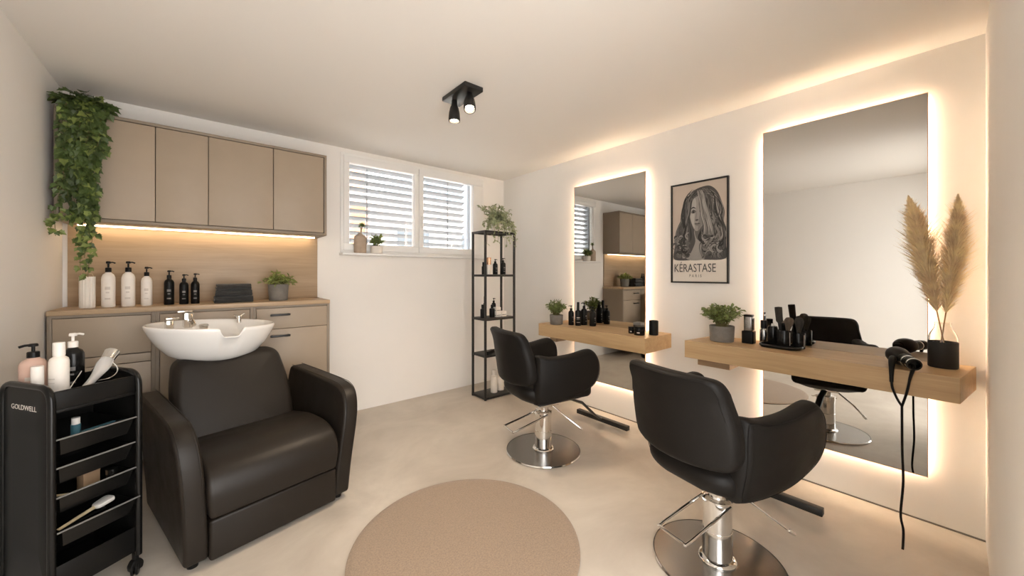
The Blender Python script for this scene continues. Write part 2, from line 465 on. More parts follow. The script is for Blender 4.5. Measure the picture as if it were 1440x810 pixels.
# ------------------------------------------------------------------ base cabinet + worktop
LX0, LX1, LY, WT = -.645, .785, 3.19, 1.06
b = newbm(); box(b, LX0, LX1, LY - .012, YB - .001, WT - .028, WT, .002)
tag(obj('worktop', b, 'oak_top'), 'long oak worktop under bottles, towels and plants on the back wall', 'worktop')
def base_unit(x0, x1, label, fronts):
    t = thing('base_cabinet', label, 'cabinet', (x0, LY, .19))
    w = x1 - x0; h = WT - .0285 - .19
    b = newbm()
    box(b, 0, .018, 0, YB - LY - .002, 0, h, .001); box(b, w - .018, w, 0, YB - LY - .002, 0, h, .001)
    box(b, .018, w - .018, 0, YB - LY - .002, h - .014, h); box(b, .018, w - .018, 0, YB - LY - .002, 0, .03)
    box(b, .018, w - .018, .04, .06, .03, h - .014)
    obj('carcass', b, 'taupe_dark', t)
    for kind, z0, z1, hx in fronts:
        b = newbm(); box(b, .02, w - .02, -.002, .018, z0, z1, .0015); d = obj(kind, b, 'taupe', t)
        if hx:
            b = newbm(); hz = z1 - .048; 
            box(b, hx[0], hx[1], -.034, -.022, hz - .007, hz + .007, .002)
            for q in (hx[0] + .008, hx[1] - .016): box(b, q, q + .008, -.024, -.002, hz - .007, hz + .007, .001)
            obj('handle', b, 'black_metal', d)['label'] = 'black bar handle'
    return t
hh = WT - .0285 - .19
base_unit(LX0, -.214, 'taupe base cabinet behind the trolley with flap front and recessed grip rail', [('drawer', hh - .245, hh - .018, None), ('trim_panel', hh - .30, hh - .25, None), ('door', .09, hh - .304, None), ('plinth_panel', .034, .086, None)])
base_unit(-.214, .285, 'taupe base cabinet hidden largely behind the white wash basin', [('drawer', hh - .175, hh - .018, None), ('door', .034, hh - .179, None)])
base_unit(.285, LX1, 'taupe base cabinet with two black bar handles right of the basin', [('drawer', hh - .168, hh - .018, (.10, .225)), ('door', .034, hh - .172, (.10, .225))])

# ------------------------------------------------------------------ bottles
def pump_bottle(name, label, loc, r, h, bm_, pm, group=None, rz=0, lab='label_t', shoulder=.8, pump=.24, cat_='bottle', sq=False):
    t = thing(name, label, cat_, loc, rz, group)
    bh = h * (1 - pump)
    b = newbm()
    lathe(b, [(0, 0), (r * .93, 0), (r, r * .1), (r, bh * shoulder), (r * .97, bh * (shoulder + .06)), (r * .8, bh * (shoulder + .13)), (r * .42, bh * .985), (r * .40, bh), (0, bh)], 28)
    obj('body', b, bm_, t)
    b = newbm()
    lathe(b, [(0, bh), (r * .46, bh), (r * .46, bh + h * pump * .38), (r * .40, bh + h * pump * .42), (r * .14, bh + h * pump * .44), (r * .14, bh + h * pump * .78), (r * .36, bh + h * pump * .80), (r * .36, h * .985), (r * .28, h), (0, h)], 20)
    tube(b, [(0, 0, h - h * pump * .10), (r * .6, 0, h - h * pump * .09), (r * .98, 0, h - h * pump * .17)], r * .13, 8)
    obj('pump', b, pm, t)
    def patch(nm, zz, hz, wa):
        b = newbm(); n = 7; rr = r * 1.004; rows = []
        for i in range(n + 1):
            a = -PI / 2 - wa / 2 + wa * i / n - rz
            rows.append([b.verts.new((rr * math.cos(a), rr * math.sin(a), bh * zz + d)) for d in (0, hz * h / .2)])
        for p, q in zip(rows, rows[1:]): b.faces.new((p[0], q[0], q[1], p[1]))
        obj(nm, b, lab, t)
    patch('label_print', .50, .013, .75); patch('label_line', .40, .006, .5); patch('label_line', .22, .007, .8)
    return t

def capped_bottle(name, label, loc, r, h, bm_, cm, group=None, cap=.25, cr=.6, cat_='bottle', lab=None, shoulder=.86):
    t = thing(name, label, cat_, loc, 0, group)
    bh = h * (1 - cap)
    b = newbm(); lathe(b, [(0, 0), (r * .94, 0), (r, r * .1), (r, bh * shoulder), (r * .9, bh * (shoulder + .07)), (r * cr * .9, bh * .98), (r * cr * .88, bh), (0, bh)], 28); obj('body', b, bm_, t)
    b = newbm(); lathe(b, [(0, bh), (r * cr, bh), (r * cr, h * .985), (r * cr * .9, h), (0, h)], 20); obj('cap', b, cm, t)
    if lab:
        for nm, zz, hz in (('label_print', .5, .03), ('label_line', .42, .015), ('label_line', .2, .02)):
            b = newbm(); n = 8; rr = r * 1.004; rows = []
            for i in range(n + 1):
                a = PI * 1.05 + 1.2 * i / n
                rows.append([b.verts.new((rr * math.cos(a), rr * math.sin(a), bh * q)) for q in (zz, zz + hz)])
            for p, q in zip(rows, rows[1:]): b.faces.new((p[0], q[0], q[1], p[1]))
            obj(nm, b, lab, t)
    return t

yc = 3.36
pump_bottle('pump_bottle', 'tall white pump bottle next to the ribbed white vase', (-.436, yc, WT), .031, .282, 'white_bottle', 'black_plastic', 'white pump bottles on the worktop')
pump_bottle('pump_bottle', 'tall white pump bottle in the middle of the three white ones', (-.350, yc, WT), .0315, .284, 'white_bottle', 'black_plastic', 'white pump bottles on the worktop', rz=.3)
pump_bottle('pump_bottle', 'shorter slimmer white pump bottle beside the black pump bottles', (-.267, yc, WT), .027, .25, 'white_bottle', 'black_plastic', 'white pump bottles on the worktop', rz=-.2)
pump_bottle('pump_bottle', 'tallest black pump bottle, next to the small white pump bottle', (-.160, yc, WT), .026, .228, 'black_plastic', 'black_plastic', 'black pump bottles on the worktop', lab='label')
pump_bottle('pump_bottle', 'black pump bottle between two other black pump bottles on worktop', (-.086, yc, WT), .0245, .202, 'black_plastic', 'black_plastic', 'black pump bottles on the worktop', lab='label', rz=.4)
pump_bottle('pump_bottle', 'black pump bottle on worktop nearest the folded towels', (-.028, yc, WT), .0235, .208, 'black_plastic', 'black_plastic', 'black pump bottles on the worktop', lab='label', rz=-.2)

# ribbed vase
vz = thing('ribbed_vase', 'white ribbed cylinder vase under the hanging ivy', 'vase', (-.523, yc, WT))
b = newbm(); lathe(b, [(0, 0), (.0315, 0), (.033, .004), (.033, .188), (.030, .188), (.029, .02), (0, .02)], 96, rib=.035, nrib=16); obj('body', b, 'white_vase', vz)
b = newbm(); tube(b, [(-.026, 0, .186), (-.02, 0, .215), (.02, 0, .205), (.026, 0, .186)], .0018, 6); obj('wire_hanger', b, 'straw', vz)

# towels: folded black, each its own thing
def towel(label, x, z, w, d, h, rz):
    t = thing('folded_towel', label, 'towel', (x, 3.37, z), rz, 'folded black towels on the worktop')
    b = newbm()
    prof = []
    for k in range(2):
        z0 = h * k / 2 + .0006
        z1 = h * (k + 1) / 2 - .0006
        ol = rounded([(-d / 2, z0), (d / 2, z0), (d / 2, z1), (-d / 2, z1)], h * .22, 4)
        slab(b, [(p[0], p[1]) for p in ol], -w / 2 + .003 * k, w / 2 - .002 * k, .006, lambda a, bb, t_: (t_, a, bb), rings=2, seg=3,
             deform=lambda q: (q[0], q[1] + .002 * math.sin(q[0] * 60), q[2] + .0012 * math.sin(q[0] * 45 + q[1] * 30)))
    # fold roll along the front
    tube(b, [(-w / 2 + .004, -d / 2 + .004, h / 2), (0, -d / 2 + .001, h / 2 + .001), (w / 2 - .004, -d / 2 + .004, h / 2)], h * .46, 10)
    obj('cloth', b, 'towel', t)
towel('bottom folded black towel of the stack on the worktop', .183, WT, .225, .16, .046, .02)
towel('middle folded black towel of the stack on the worktop', .186, WT + .047, .215, .155, .043, -.03)
towel('top folded black towel of the stack on the worktop', .184, WT + .091, .202, .15, .042, .015)

# ------------------------------------------------------------------ plants
def leaf(bm, p, d, n, L, Wd, shape='oval', mi=0, droop=.25):
    """leaf blade from p along d, facing n"""
    d = d.normalized(); s = d.cross(n)
    if s.length < 1e-3: s = d.cross(Vector((.3, .8, .5)))
    s.normalize(); n = s.cross(d).normalized()
    if shape == 'oval': prof = ((0, .12), (.3, .85), (.6, 1), (.85, .55), (1, 0))
    elif shape == 'ivy': prof = ((0, .25), (.12, .95), (.32, .75), (.45, 1.0), (.62, .5), (1, 0))
    else: prof = ((0, .3), (.4, 1), (.75, .7), (1, 0))
    rows = []
    for t, w in prof:
        c = p + d * (L * t) - n * (droop * L * t * t)
        if w == 0: rows.append((bm.verts.new(c),))
        else:
            e = n * (.18 * Wd * w)
            rows.append((bm.verts.new(c - s * (Wd * w / 2) + e), bm.verts.new(c), bm.verts.new(c + s * (Wd * w / 2) + e)))
    for a, b_ in zip(rows, rows[1:]):
        if len(b_) == 1:
            fs = [(a[0], a[1], b_[0]), (a[1], a[2], b_[0])]
        else: fs = [(a[0], a[1], b_[1], b_[0]), (a[1], a[2], b_[2], b_[1])]
        for f in fs:
            q = bm.faces.new(f); q.material_index = mi

def rvec(): 
    while True:
        v = Vector((random.uniform(-1, 1), random.uniform(-1, 1), random.uniform(-1, 1)))
        if .05 < v.length < 1: return v.normalized()

def pot_part(t, r0, r1, h, m):
    b = newbm(); lathe(b, [(0, 0), (r0 * .96, 0), (r0, .003), (r1, h - .003), (r1 * .98, h), (r1 * .9, h), (r1 * .88, h - .02), (0, h - .02)], 36); obj('pot', b, m, t)
    b = newbm(); lathe(b, [(0, h - .019), (r1 * .87, h - .019), (r1 * .5, h - .012), (0, h - .008)], 24); obj('soil', b, 'soil', t)

def bush(label, loc, pr0, pr1, ph, potm, rad, hgt, nst, nl, ll, lw, lm, shape='oval', name='potted_plant', group=None, spread=1.0, droop=0.):
    t = thing(name, label, 'plant', loc, 0, group)
    pot_part(t, pr0, pr1, ph, potm)
    bs = newbm(); b = newbm()
    for i in range(nst):
        a = random.uniform(0, 2 * PI); k = math.sqrt(random.random()) * spread
        p0 = Vector((math.cos(a) * pr1 * .55 * random.random(), math.sin(a) * pr1 * .55 * random.random(), ph - .012))
        hh_ = hgt * random.uniform(.55, 1.0) * (1 - .35 * k * k)
        p3 = Vector((math.cos(a) * rad * k, math.sin(a) * rad * k, ph + hh_ - droop * k * hgt))
        p1 = p0 + Vector((0, 0, hh_ * .5)); p2 = p3 * .75 + p0 * .25 + Vector((0, 0, hh_ * .35))
        cv = bez(p0, p1, p2, p3, 8)
        tube(bs, cv, [.0018 - .0012 * j / 8 for j in range(9)], 5)
        for j in range(nl):
            u = .3 + .7 * (j + random.random()) / nl
            q = cv[0].lerp(cv[-1], u); ii = min(int(u * 8), 7); q = cv[ii].lerp(cv[ii + 1], u * 8 - ii)
            d = (cv[ii + 1] - cv[ii]).normalized() * .6 + rvec() * .9
            if d.z < -.3: d.z *= .3
            leaf(b, q, d, (Vector((0, 0, 1)) + rvec() * .7).normalized(), ll * random.uniform(.7, 1.25), lw * random.uniform(.7, 1.2), shape)
    obj('stems', bs, 'stem', t); obj('foliage', b, lm, t)
    return t

random.seed(3)
bush('small green plant in a dark grey pot beside the towels on the worktop', (.462, 3.37, WT), .062, .070, .125, 'pot', .115, .115, 46, 7, .034, .014, 'leaf_y', 'thin', droop=.45)
# plant on the near dressing shelf and on the far one: placed further below

def ivy():
    random.seed(11)
    t = thing('hanging_ivy', 'dark green ivy trailing from the wall cabinet top down to the ribbed vase', 'plant', (-.52, 3.33, UZ1))
    pot_part(t, .05, .062, .075, 'pot')
    bs = newbm(); b = newbm()
    def strand(x0, zt, zend, xe, y, dens):
        # local coordinates: y is relative to 3.33
        p0 = Vector((x0 * .5, -.02, .075)); p1 = Vector((x0 * .8, y * .6, zt)); p2 = Vector((x0, y, zt * .4)); p3 = Vector((x0, y, -.06))
        pts = bez(p0, p1, p2, p3, 7)
        n = max(3, int((-.06 - zend) / .03))
        ph = random.uniform(0, 6)
        for i in range(1, n + 1):
            u = i / n
            pts.append(Vector((x0 + (xe - x0) * u + .012 * math.sin(u * 7 + ph), y - .012 * math.sin(u * 5 + ph) + .008 * u, -.06 + (zend + .06) * u)))
        tube(bs, pts, .0014, 5)
        acc = 0
        for i in range(len(pts) - 1):
            for k in range(dens):
                q = pts[i].lerp(pts[i + 1], random.random())
                low = q.z < -.62
                side = Vector((random.uniform(-1, 1), random.uniform(-1, .15), random.uniform(-.75, .35)))
                L = random.uniform(.026, .046) * (.85 if low else 1)
                st = q + side.normalized() * .012
                leaf(b, st, side * .7 + Vector((0, 0, -.55)), Vector((random.uniform(-.6, .6), -1, random.uniform(-.1, .7))), L, L * .95, 'ivy', 1 if (random.random() < .16 or low and random.random() < .5) else 0, .2)
    for i in range(19):
        x0 = random.uniform(-.085, .098)
        zend = random.choice((-.32, -.42, -.5, -.56, -.62, -.66))
        if x0 > .07: zend = random.choice((-.3, -.42, -.52))
        strand(x0, random.uniform(.045, .085), zend, x0 * .72 - .005, random.uniform(-.16, -.10), 2)
    for x0, xe, ze in ((-.02, .018, -.86), (0, -.015, -.80), (.03, .035, -.97), (.02, .006, -.93), (-.06, -.09, -.74), (.06, .04, -.74)):
        strand(x0, .09, ze, xe, -.135, 2)
    # crown on the cabinet top
    for i in range(150):
        a = random.uniform(0, 2 * PI); r_ = .115 * math.sqrt(random.random())
        q = Vector((r_ * math.cos(a) * .98, -.06 + r_ * math.sin(a), .0 + random.choice((.095, .095, .12)) * math.sqrt(max(0, 1 - (r_ / .12) ** 2)) * random.uniform(.4, 1)))
        L = random.uniform(.03, .052)
        leaf(b, q, Vector((math.cos(a), math.sin(a) - .5, random.uniform(-.5, .5))), Vector((random.uniform(-.4, .4), -.7, .8)), L, L * .95, 'ivy', 1 if random.random() < .1 else 0)
    # curl beside the light
    for k, pts in enumerate(([(-.06, -.13, -.60), (-.1, -.14, -.66), (-.118, -.14, -.68), (-.108, -.14, -.70)], [(-.03, -.13, -.6), (-.07, -.15, -.65), (-.1, -.16, -.66)])):
        cv = cat(pts, 4); tube(bs, cv, .0013, 5)
        for q in cv[::2]:
            leaf(b, q, Vector((random.uniform(-1, .4), -.4, random.uniform(-.5, .4))), Vector((0, -1, .4)), .028, .026, 'ivy', 1)
    obj('vines', bs, 'stem', t); obj('foliage', b, ['ivy', 'ivy_light'], t)
ivy()

# ------------------------------------------------------------------ window sill things
SZ = WZ0 - .002
vs_ = thing('bottle_vase', 'taupe shouldered stoneware vase on the window sill', 'vase', (1.115, 3.485, SZ))
b = newbm(); lathe(b, [(0, 0), (.050, 0), (.054, .006), (.055, .13), (.050, .152), (.028, .168), (.018, .172), (.018, .185), (.014, .185), (.014, .16), (0, .16)], 32, sy=.7); obj('body', b, 'pot_taupe', vs_)
sp = thing('cactus_cutting', 'small green rosette cutting standing in the taupe sill vase', 'plant', (1.122, 3.485, SZ + .161))
b = newbm(); tube(b, [(0, 0, 0), (.002, 0, .05), (.004, 0, .08)], [.005, .0065, .012], 10); obj('stem', b, 'pot_taupe', sp)
b = newbm(); random.seed(5)
for i in range(40):
    a = random.uniform(0, 2 * PI); e = random.uniform(-.2, 1.2)
    leaf(b, Vector((.004, 0, .085)), Vector((math.cos(a) * math.cos(e), math.sin(a) * math.cos(e), math.sin(e))), Vector((0, 0, 1)), random.uniform(.03, .045), .018, 'oval')
obj('rosette', b, 'leaf', sp)
random.seed(6)
bush('small green plant in a low white pot beside the sill vase', (1.262, 3.478, SZ), .052, .056, .068, 'pot_white', .07, .105, 22, 7, .036, .02, 'leaf')

# ------------------------------------------------------------------ metal rack
RX0, RX1, RY0, RY1, RZ = 2.165, 2.56, 3.0, 3.24, 1.70
rk = thing('metal_rack', 'tall narrow black metal shelf rack standing under the window end', 'shelf rack', (RX0, RY0, 0))
w, d, q = RX1 - RX0, RY1 - RY0, .02
for x, y in ((0, 0), (w - q, 0), (0, d - q), (w - q, d - q)):
    b = newbm(); box(b, x, x + q, y, y + q, 0, RZ, .0015); obj('post', b, 'black_metal', rk)
b = newbm()
box(b, q, w - q, .002, q - .002, RZ - q, RZ, .001); box(b, q, w - q, d - q + .002, d - .002, RZ - q, RZ, .001)
box(b, .002, q - .002, q, d - q, RZ - q, RZ, .001); box(b, w - q + .002, w - .002, q, d - q, RZ - q, RZ, .001)
box(b, .002, w - .002, .09, .104, RZ - .012, RZ - .002, .001); box(b, .002, w - .002, .15, .164, RZ - .012, RZ - .002, .001)
obj('top_frame', b, 'black_metal', rk)
SH = (.028, .447, .815, 1.258)
for z in SH:
    b = newbm(); box(b, .003, w - .003, .003, d - .003, z - .022, z, .0015); obj('shelf', b, 'black_metal', rk)
G = 'dark bottles on the metal rack'
z = SH[3] + .0008
capped_bottle('bottle', 'short black bottle on upper rack shelf beside the copper-topped bottle', (2.205, 3.08, z), .021, .125, 'black_plastic', 'black_plastic', G, .3, .7)
capped_bottle('bottle', 'copper-topped clear bottle on the upper rack shelf', (2.262, 3.07, z), .025, .172, 'white_bottle', 'copper', G, .42, .92)
pump_bottle('pump_bottle', 'black pump bottle on upper rack shelf beside the copper-topped bottle', (2.352, 3.08, z), .026, .158, 'black_plastic', 'black_plastic', G, lab='label')
pump_bottle('pump_bottle', 'black pump bottle on upper rack shelf nearest the right post', (2.455, 3.08, z), .029, .172, 'black_plastic', 'black_plastic', G, lab='label')
z = SH[2] + .0008
capped_bottle('bottle', 'squat black bottle on middle rack shelf beside the left post', (2.207, 3.10, z), .025, .135, 'black_plastic', 'black_plastic', G, .28, .6)
capped_bottle('bottle', 'tall thin black bottle on the middle rack shelf', (2.266, 3.15, z), .014, .215, 'black_plastic', 'black_plastic', G, .3, .6)
capped_bottle('bottle', 'black bottle on middle rack shelf directly beside the white boxes', (2.318, 3.09, z), .028, .128, 'black_plastic', 'black_plastic', G, .25, .5)
pump_bottle('pump_bottle', 'black pump bottle behind white boxes on middle rack shelf', (2.40, 3.17, z), .024, .19, 'black_plastic', 'black_plastic', G, lab='label')
def carton(label, x0, x1, y0, y1, z0, z1):
    t = thing('carton', label, 'box', (x0, y0, z0), 0, 'white cartons on the metal rack')
    b = newbm(); box(b, 0, x1 - x0, 0, y1 - y0, 0, z1 - z0, .0015); obj('body', b, 'white_plastic', t)
    b = newbm(); box(b, .006, (x1 - x0) - .006, -.0006, .001, (z1 - z0) * .3, (z1 - z0) * .42); box(b, -.0006, .001, .006, (y1 - y0) - .006, (z1 - z0) * .3, (z1 - z0) * .42); obj('label_print', b, 'label', t, smooth=False)
carton('white carton at bottom left of the pile on the middle rack shelf', 2.352, 2.416, 3.06, 3.12, z, z + .05)
carton('white carton lying on another carton on the middle rack shelf', 2.354, 2.412, 3.062, 3.115, z + .0505, z + .10)
carton('single white carton nearest the right post on middle rack shelf', 2.424, 2.488, 3.06, 3.12, z, z + .055)
z = SH[1]
def flat_tool(label, x, y, rz, kind):
    t = thing('hair_clipper' if kind == 0 else 'hair_comb', label, 'clipper' if kind == 0 else 'comb', (x, y, SH[1] + .0008), rz)
    b = newbm()
    if kind == 0:
        slab(b, rounded([(-.08, -.018), (.08, -.024), (.08, .024), (-.08, .018)], .015, 4), 0, .032, .01, lambda a, c, t_: (a, c, t_), rings=2)
        obj('body', b, 'black_plastic', t)
        b = newbm(); box(b, .08, .10, -.02, .02, .006, .014, .001); obj('blade', b, 'steel', t)
    else:
        box(b, -.09, .09, -.006, .006, 0, .006, .001)
        for i in range(22): box(b, -.085 + i * .0078, -.082 + i * .0078, -.026, -.006, 0, .004)
        obj('comb_body', b, 'black_plastic', t)
flat_tool('black hair clipper lying on the lower rack shelf', 2.27, 3.07, .5, 0)
flat_tool('black comb lying on the lower rack shelf', 2.36, 3.13, -.2, 1)
z = SH[0] + .0008
capped_bottle('shampoo_bottle', 'taller white bottle standing on the bottom rack shelf', (2.352, 3.10, z), .036, .232, 'white_bottle', 'white_plastic', 'white bottles on the bottom rack shelf', .22, .55)
capped_bottle('shampoo_bottle', 'shorter white bottle partly behind the black chair on rack bottom', (2.452, 3.12, z), .036, .195, 'white_bottle', 'white_plastic', 'white bottles on the bottom rack shelf', .22, .55)
# trailing plant on the rack
def trailing():
    random.seed(21)
    t = thing('trailing_plant', 'pale leafy trailing plant in small pot on top of the metal rack', 'plant', (2.39, 3.10, RZ))
    pot_part(t, .05, .062, .085, 'pot_white')
    bs = newbm(); b = newbm()
    for i in range(60):
        a = random.uniform(0, 2 * PI); k = random.uniform(.25, 1)
        hh_ = random.uniform(.06, .19)
        tail = random.uniform(-.2, .03) if (random.random() < .62) else hh_ + .06
        p0 = Vector((0, 0, .075)); p3 = Vector((math.cos(a) * .235 * k, math.sin(a) * .14 * k - .02, .08 + min(tail, .17)))
        if p3.z < .0 and abs(p3.x) < .19 and abs(p3.y + .02) < .10: p3.z = .06
        p1 = Vector((p3.x * .2, p3.y * .2, .08 + hh_)); p2 = Vector((p3.x * .8, p3.y * .85, .09 + hh_))
        cv = bez(p0, p1, p2, p3, 9); tube(bs, cv, .0014, 5)
        for j in range(2, 10):
            for m_ in range(2):
                dd = rvec() * .8 + (cv[j] - cv[j - 1]).normalized() * .5
                leaf(b, cv[j], dd, Vector((0, -.5, 1)) + rvec() * .6, random.uniform(.026, .044), random.uniform(.016, .024), 'oval')
    # a few strands hanging inside the frame in front
    for x in (-.13, -.09, -.03, .06, .11, .02, .14):
        L_ = random.uniform(.10, .22)
        cv = bez((x * .4, -.03, .085), (x, -.10, .15), (x, -.145, .06), (x + .01, -.125, .06 - L_), 9); tube(bs, cv, .0014, 5)
        for j in range(3, 10):
            for m_ in range(2):
                leaf(b, cv[j], rvec() + Vector((0, -.3, -.3)), Vector((0, -1, .6)) + rvec() * .5, random.uniform(.024, .038), .02, 'oval')
    obj('stems', bs, 'stem', t); obj('foliage', b, 'leaf_pale', t)
trailing()

# ------------------------------------------------------------------ backlit mirrors
def mirror(label, y0, y1, z0, z1):
    t = thing('backlit_mirror', label, 'mirror', (XR, (y0 + y1) / 2, z0), 0, 'backlit dressing mirrors')
    hw = (y1 - y0) / 2; h = z1 - z0
    b = newbm(); box(b, -.036, -.030, -hw + .003, hw - .003, .003, h - .003); obj('glass', b, 'mirror', t, smooth=False)
    b = newbm()
    for a0, a1, c0, c1 in ((-hw, -hw + .003, 0, h), (hw - .003, hw, 0, h), (-hw + .003, hw - .003, 0, .003), (-hw + .003, hw - .003, h - .003, h)):
        box(b, -.037, -.026, a0, a1, c0, c1)
    box(b, -.030, -.026, -hw + .003, hw - .003, .003, h - .003)
    obj('edge_frame', b, 'bronze', t, smooth=False)
    b = newbm(); i = .03
    box(b, -.026, 0, -hw + i, hw - i, i, h - i); obj('backing', b, 'white_plastic', t, smooth=False)
    e = .02
    for a0, a1, c0, c1 in ((-hw + e, -hw + i, i, h - i), (hw - i, hw - e, i, h - i), (-hw + e, hw - e, e, i), (-hw + e, hw - e, h - i, h - e)):
        b = newbm(); box(b, -.02, -.008, a0, a1, c0, c1); obj('led_strip', b, 'led', t, smooth=False)
    return t
M2 = (.090, .806, .240, 2.178); M1 = (1.640, 2.400, .272, 2.110)
mirror('tall backlit mirror behind the far dressing shelf, beside the window wall', *M1)
mirror('large backlit mirror behind the near dressing shelf with the hair dryer', *M2)

# ------------------------------------------------------------------ dressing shelves
def dress_shelf(label, x0, y0, y1, ztop, my0, my1, bl0, bl1, sk=0):
    t = thing('dressing_shelf', label, 'shelf', (XR, y0, ztop), 0, 'floating oak dressing shelves')
    xm = -.040; xa = x0 - XR
    ol = [(xa, 0), (-.001, sk), (-.001, my0 - y0 - .003), (xm, my0 - y0 - .003), (xm, my1 - y0 + .003), (-.001, my1 - y0 + .003), (-.001, y1 - y0 + sk), (xa, y1 - y0)]
    b = newbm(); prism(b, ol, -.112, 0, .0025); obj('board', b, 'oak_shelf', t, smooth=False)
    b = newbm(); box(b, xa + .12, -.001, bl0 - y0, bl1 - y0, -.175, -.1125, .002); obj('wall_block', b, 'oak_block', t, smooth=False)
    return t
SX2, S2Z = 2.475, .822
SX1, S1Z = 2.45, .797
dress_shelf('near chunky floating oak shelf with the hair dryer and pampas vase', SX2, -.012, 1.163, S2Z, M2[0], M2[1], .93, 1.13, -.05)
dress_shelf('far chunky floating oak shelf under the smaller backlit mirror', SX1, 1.437, 2.535, S1Z, M1[0], M1[1], 2.42, 2.50)

# things on the far shelf
random.seed(31)
bush('bushy green plant in a grey pot on the far dressing shelf', (2.535, 2.385, S1Z), .058, .062, .088, 'pot', .10, .135, 70, 8, .026, .012, 'leaf', spread=.95)
GF = 'dark bottles on the far dressing shelf'
pump_bottle('dropper_bottle', 'shortest black bottle on far shelf, next to the potted plant', (2.60, 2.262, S1Z), .0255, .178, 'black_plastic', 'black_plastic', GF, lab='label', rz=2)
capped_bottle('spray_bottle', 'tall thin black bottle with long cap on the far shelf', (2.62, 2.196, S1Z), .0265, .212, 'black_plastic', 'black_plastic', GF, .32, .45, lab='label_t')
pump_bottle('pump_bottle', 'tall black pump bottle in the middle of the far shelf bottles', (2.69, 2.185, S1Z), .028, .203, 'black_plastic', 'black_plastic', GF, lab='label', rz=2)
pump_bottle('pump_bottle', 'black pump bottle standing apart in front of the far mirror', (2.70, 2.095, S1Z), .029, .172, 'black_plastic', 'black_plastic', GF, lab='label', rz=2)
def jar(label, x, y, z, r, h, m='black_gloss', lidm='black_plastic'):
    t = thing('cream_jar', label, 'jar', (x, y, z), 0, 'small jars on the far dressing shelf')
    b = newbm(); lathe(b, [(0, 0), (r * .95, 0), (r, .003), (r, h * .6), (r * .95, h * .62), (0, h * .62)], 28); obj('body', b, m, t)
    b = newbm(); lathe(b, [(0, h * .62), (r * 1.03, h * .62), (r * 1.03, h * .97), (r * .98, h), (0, h)], 28); obj('lid', b, lidm, t)
    b = newbm(); rr = r * 1.004; rows = []
    for i in range(6):
        a = PI + .1 + .5 * i / 5; rows.append([b.verts.new((rr * math.cos(a), rr * math.sin(a), q_)) for q_ in (h * .25, h * .38)])
    for p, q in zip(rows, rows[1:]): b.faces.new((p[0], q[0], q[1], p[1]))
    obj('label_print', b, 'label_t', t)
jar('small low black jar at left of the jars on the far shelf', 2.60, 1.640, S1Z, .024, .052)
jar('larger black jar at front of the jars on the far shelf', 2.575, 1.557, S1Z, .040, .066)
t = thing('product_box', 'small grey box with a sprig of pattern behind the black jars', 'box', (2.70, 1.635, S1Z))
b = newbm(); box(b, -.032, .032, -.032, .032, 0, .075, .002); obj('body', b, 'black_plastic', t)
b = newbm(); box(b, -.033, .033, -.033, .033, .055, .08, .002); obj('lid', b, 'label', t)
t = thing('candle_tumbler', 'black cylindrical candle tumbler at the right end of far shelf', 'candle', (2.66, 1.487, S1Z))
b = newbm(); lathe(b, [(0, 0), (.031, 0), (.034, .004), (.034, .108), (.031, .110), (.0305, .09), (0, .09)], 32); obj('tumbler', b, 'black_plastic', t)
b = newbm(); lathe(b, [(0, .0905), (.030, .0905), (.029, .094), (0, .094)], 28); obj('wax', b, 'label', t)

# things on the near shelf
random.seed(41)
bush('bushy green plant in a grey pot on the near dressing shelf', (2.635, .992, S2Z), .069, .074,   .102, 'pot', .14, .145, 110, 8, .026, .014, 'leaf', spread=.95)
t = thing('trimmer', 'clear-topped black hair trimmer standing beside the near shelf plant', 'trimmer', (2.69, .852, S2Z))
b = newbm(); slab(b, rounded([(-.033, -.033), (.033, -.033), (.033, .033), (-.033, .033)], .012, 5), 0, .078, .004, lambda a, c, q_: (a, c, q_), rings=2, seg=3); obj('charger_base', b, 'black_plastic', t)
b = newbm(); slab(b, rounded([(-.021, -.024), (.021, -.024), (.021, .024), (-.021, .024)], .01, 5), .0785, .170, .003, lambda a, c, q_: (a, c, q_), rings=2, seg=3); obj('clear_cover', b, 'steel', t)
b = newbm(); box(b, -.022, .022, -.025, .025, .170, .182, .004); box(b, -.016, .016, -.027, -.0245, .085, .16); obj('cutter_head', b, 'black_plastic', t)
# tray and what it carries
TR = thing('tray', 'black oval tray holding the brushes and bottles on the near shelf', 'tray', (2.655, .672, S2Z), R(88))
b = newbm(); ol = rounded([(-.100, -.06), (.100, -.06), (.100, .06), (-.100, .06)], .055, 8)
slab(b, ol, 0, .012, .004, lambda a, c, q_: (a, c, q_), rings=2, seg=2); obj('tray_base', b, 'black_gloss', TR)
b = newbm(); pr = [(p[0], p[1], .014) for p in ol]; tube(b, pr, .0075, 8, closed=True); obj('rim', b, 'black_gloss', TR)
TZ = S2Z + .0125
def cup(label, x, y, r, h, z=TZ):
    t = thing('brush_cup', label, 'cup', (x, y, z), 0, 'black brush cups on the tray')
    b = newbm(); lathe(b, [(0, 0), (r * .97, 0), (r, .003), (r, h - .002), (r * .97, h), (r * .9, h - .002), (r * .88, .01), (0, .01)], 30); obj('cup_body', b, 'black_gloss', t)
    b = newbm(); rows = []
    for i in range(4):
        a = -2.0 + i * .03; rows.append([b.verts.new((r * 1.003 * math.cos(a), r * 1.003 * math.sin(a), q_)) for q_ in (.012, h - .01)])
    for p, q in zip(rows, rows[1:]): b.faces.new((p[0], q[0], q[1], p[1]))
    obj('pale_stripe', b, 'label_w', t)
cup('black cup at front of tray holding two brushes', 2.640, .652, .034, .098)
cup('black cup at tray end holding one round brush', 2.725, .602, .033, .092, S2Z + .0005)
capped_bottle('spray_bottle', 'silver bottle with dark cap standing behind the tray bottles', (2.745, .785, S2Z), .023, .148, 'steel', 'black_plastic', 'bottles by the tray', .34, .78)
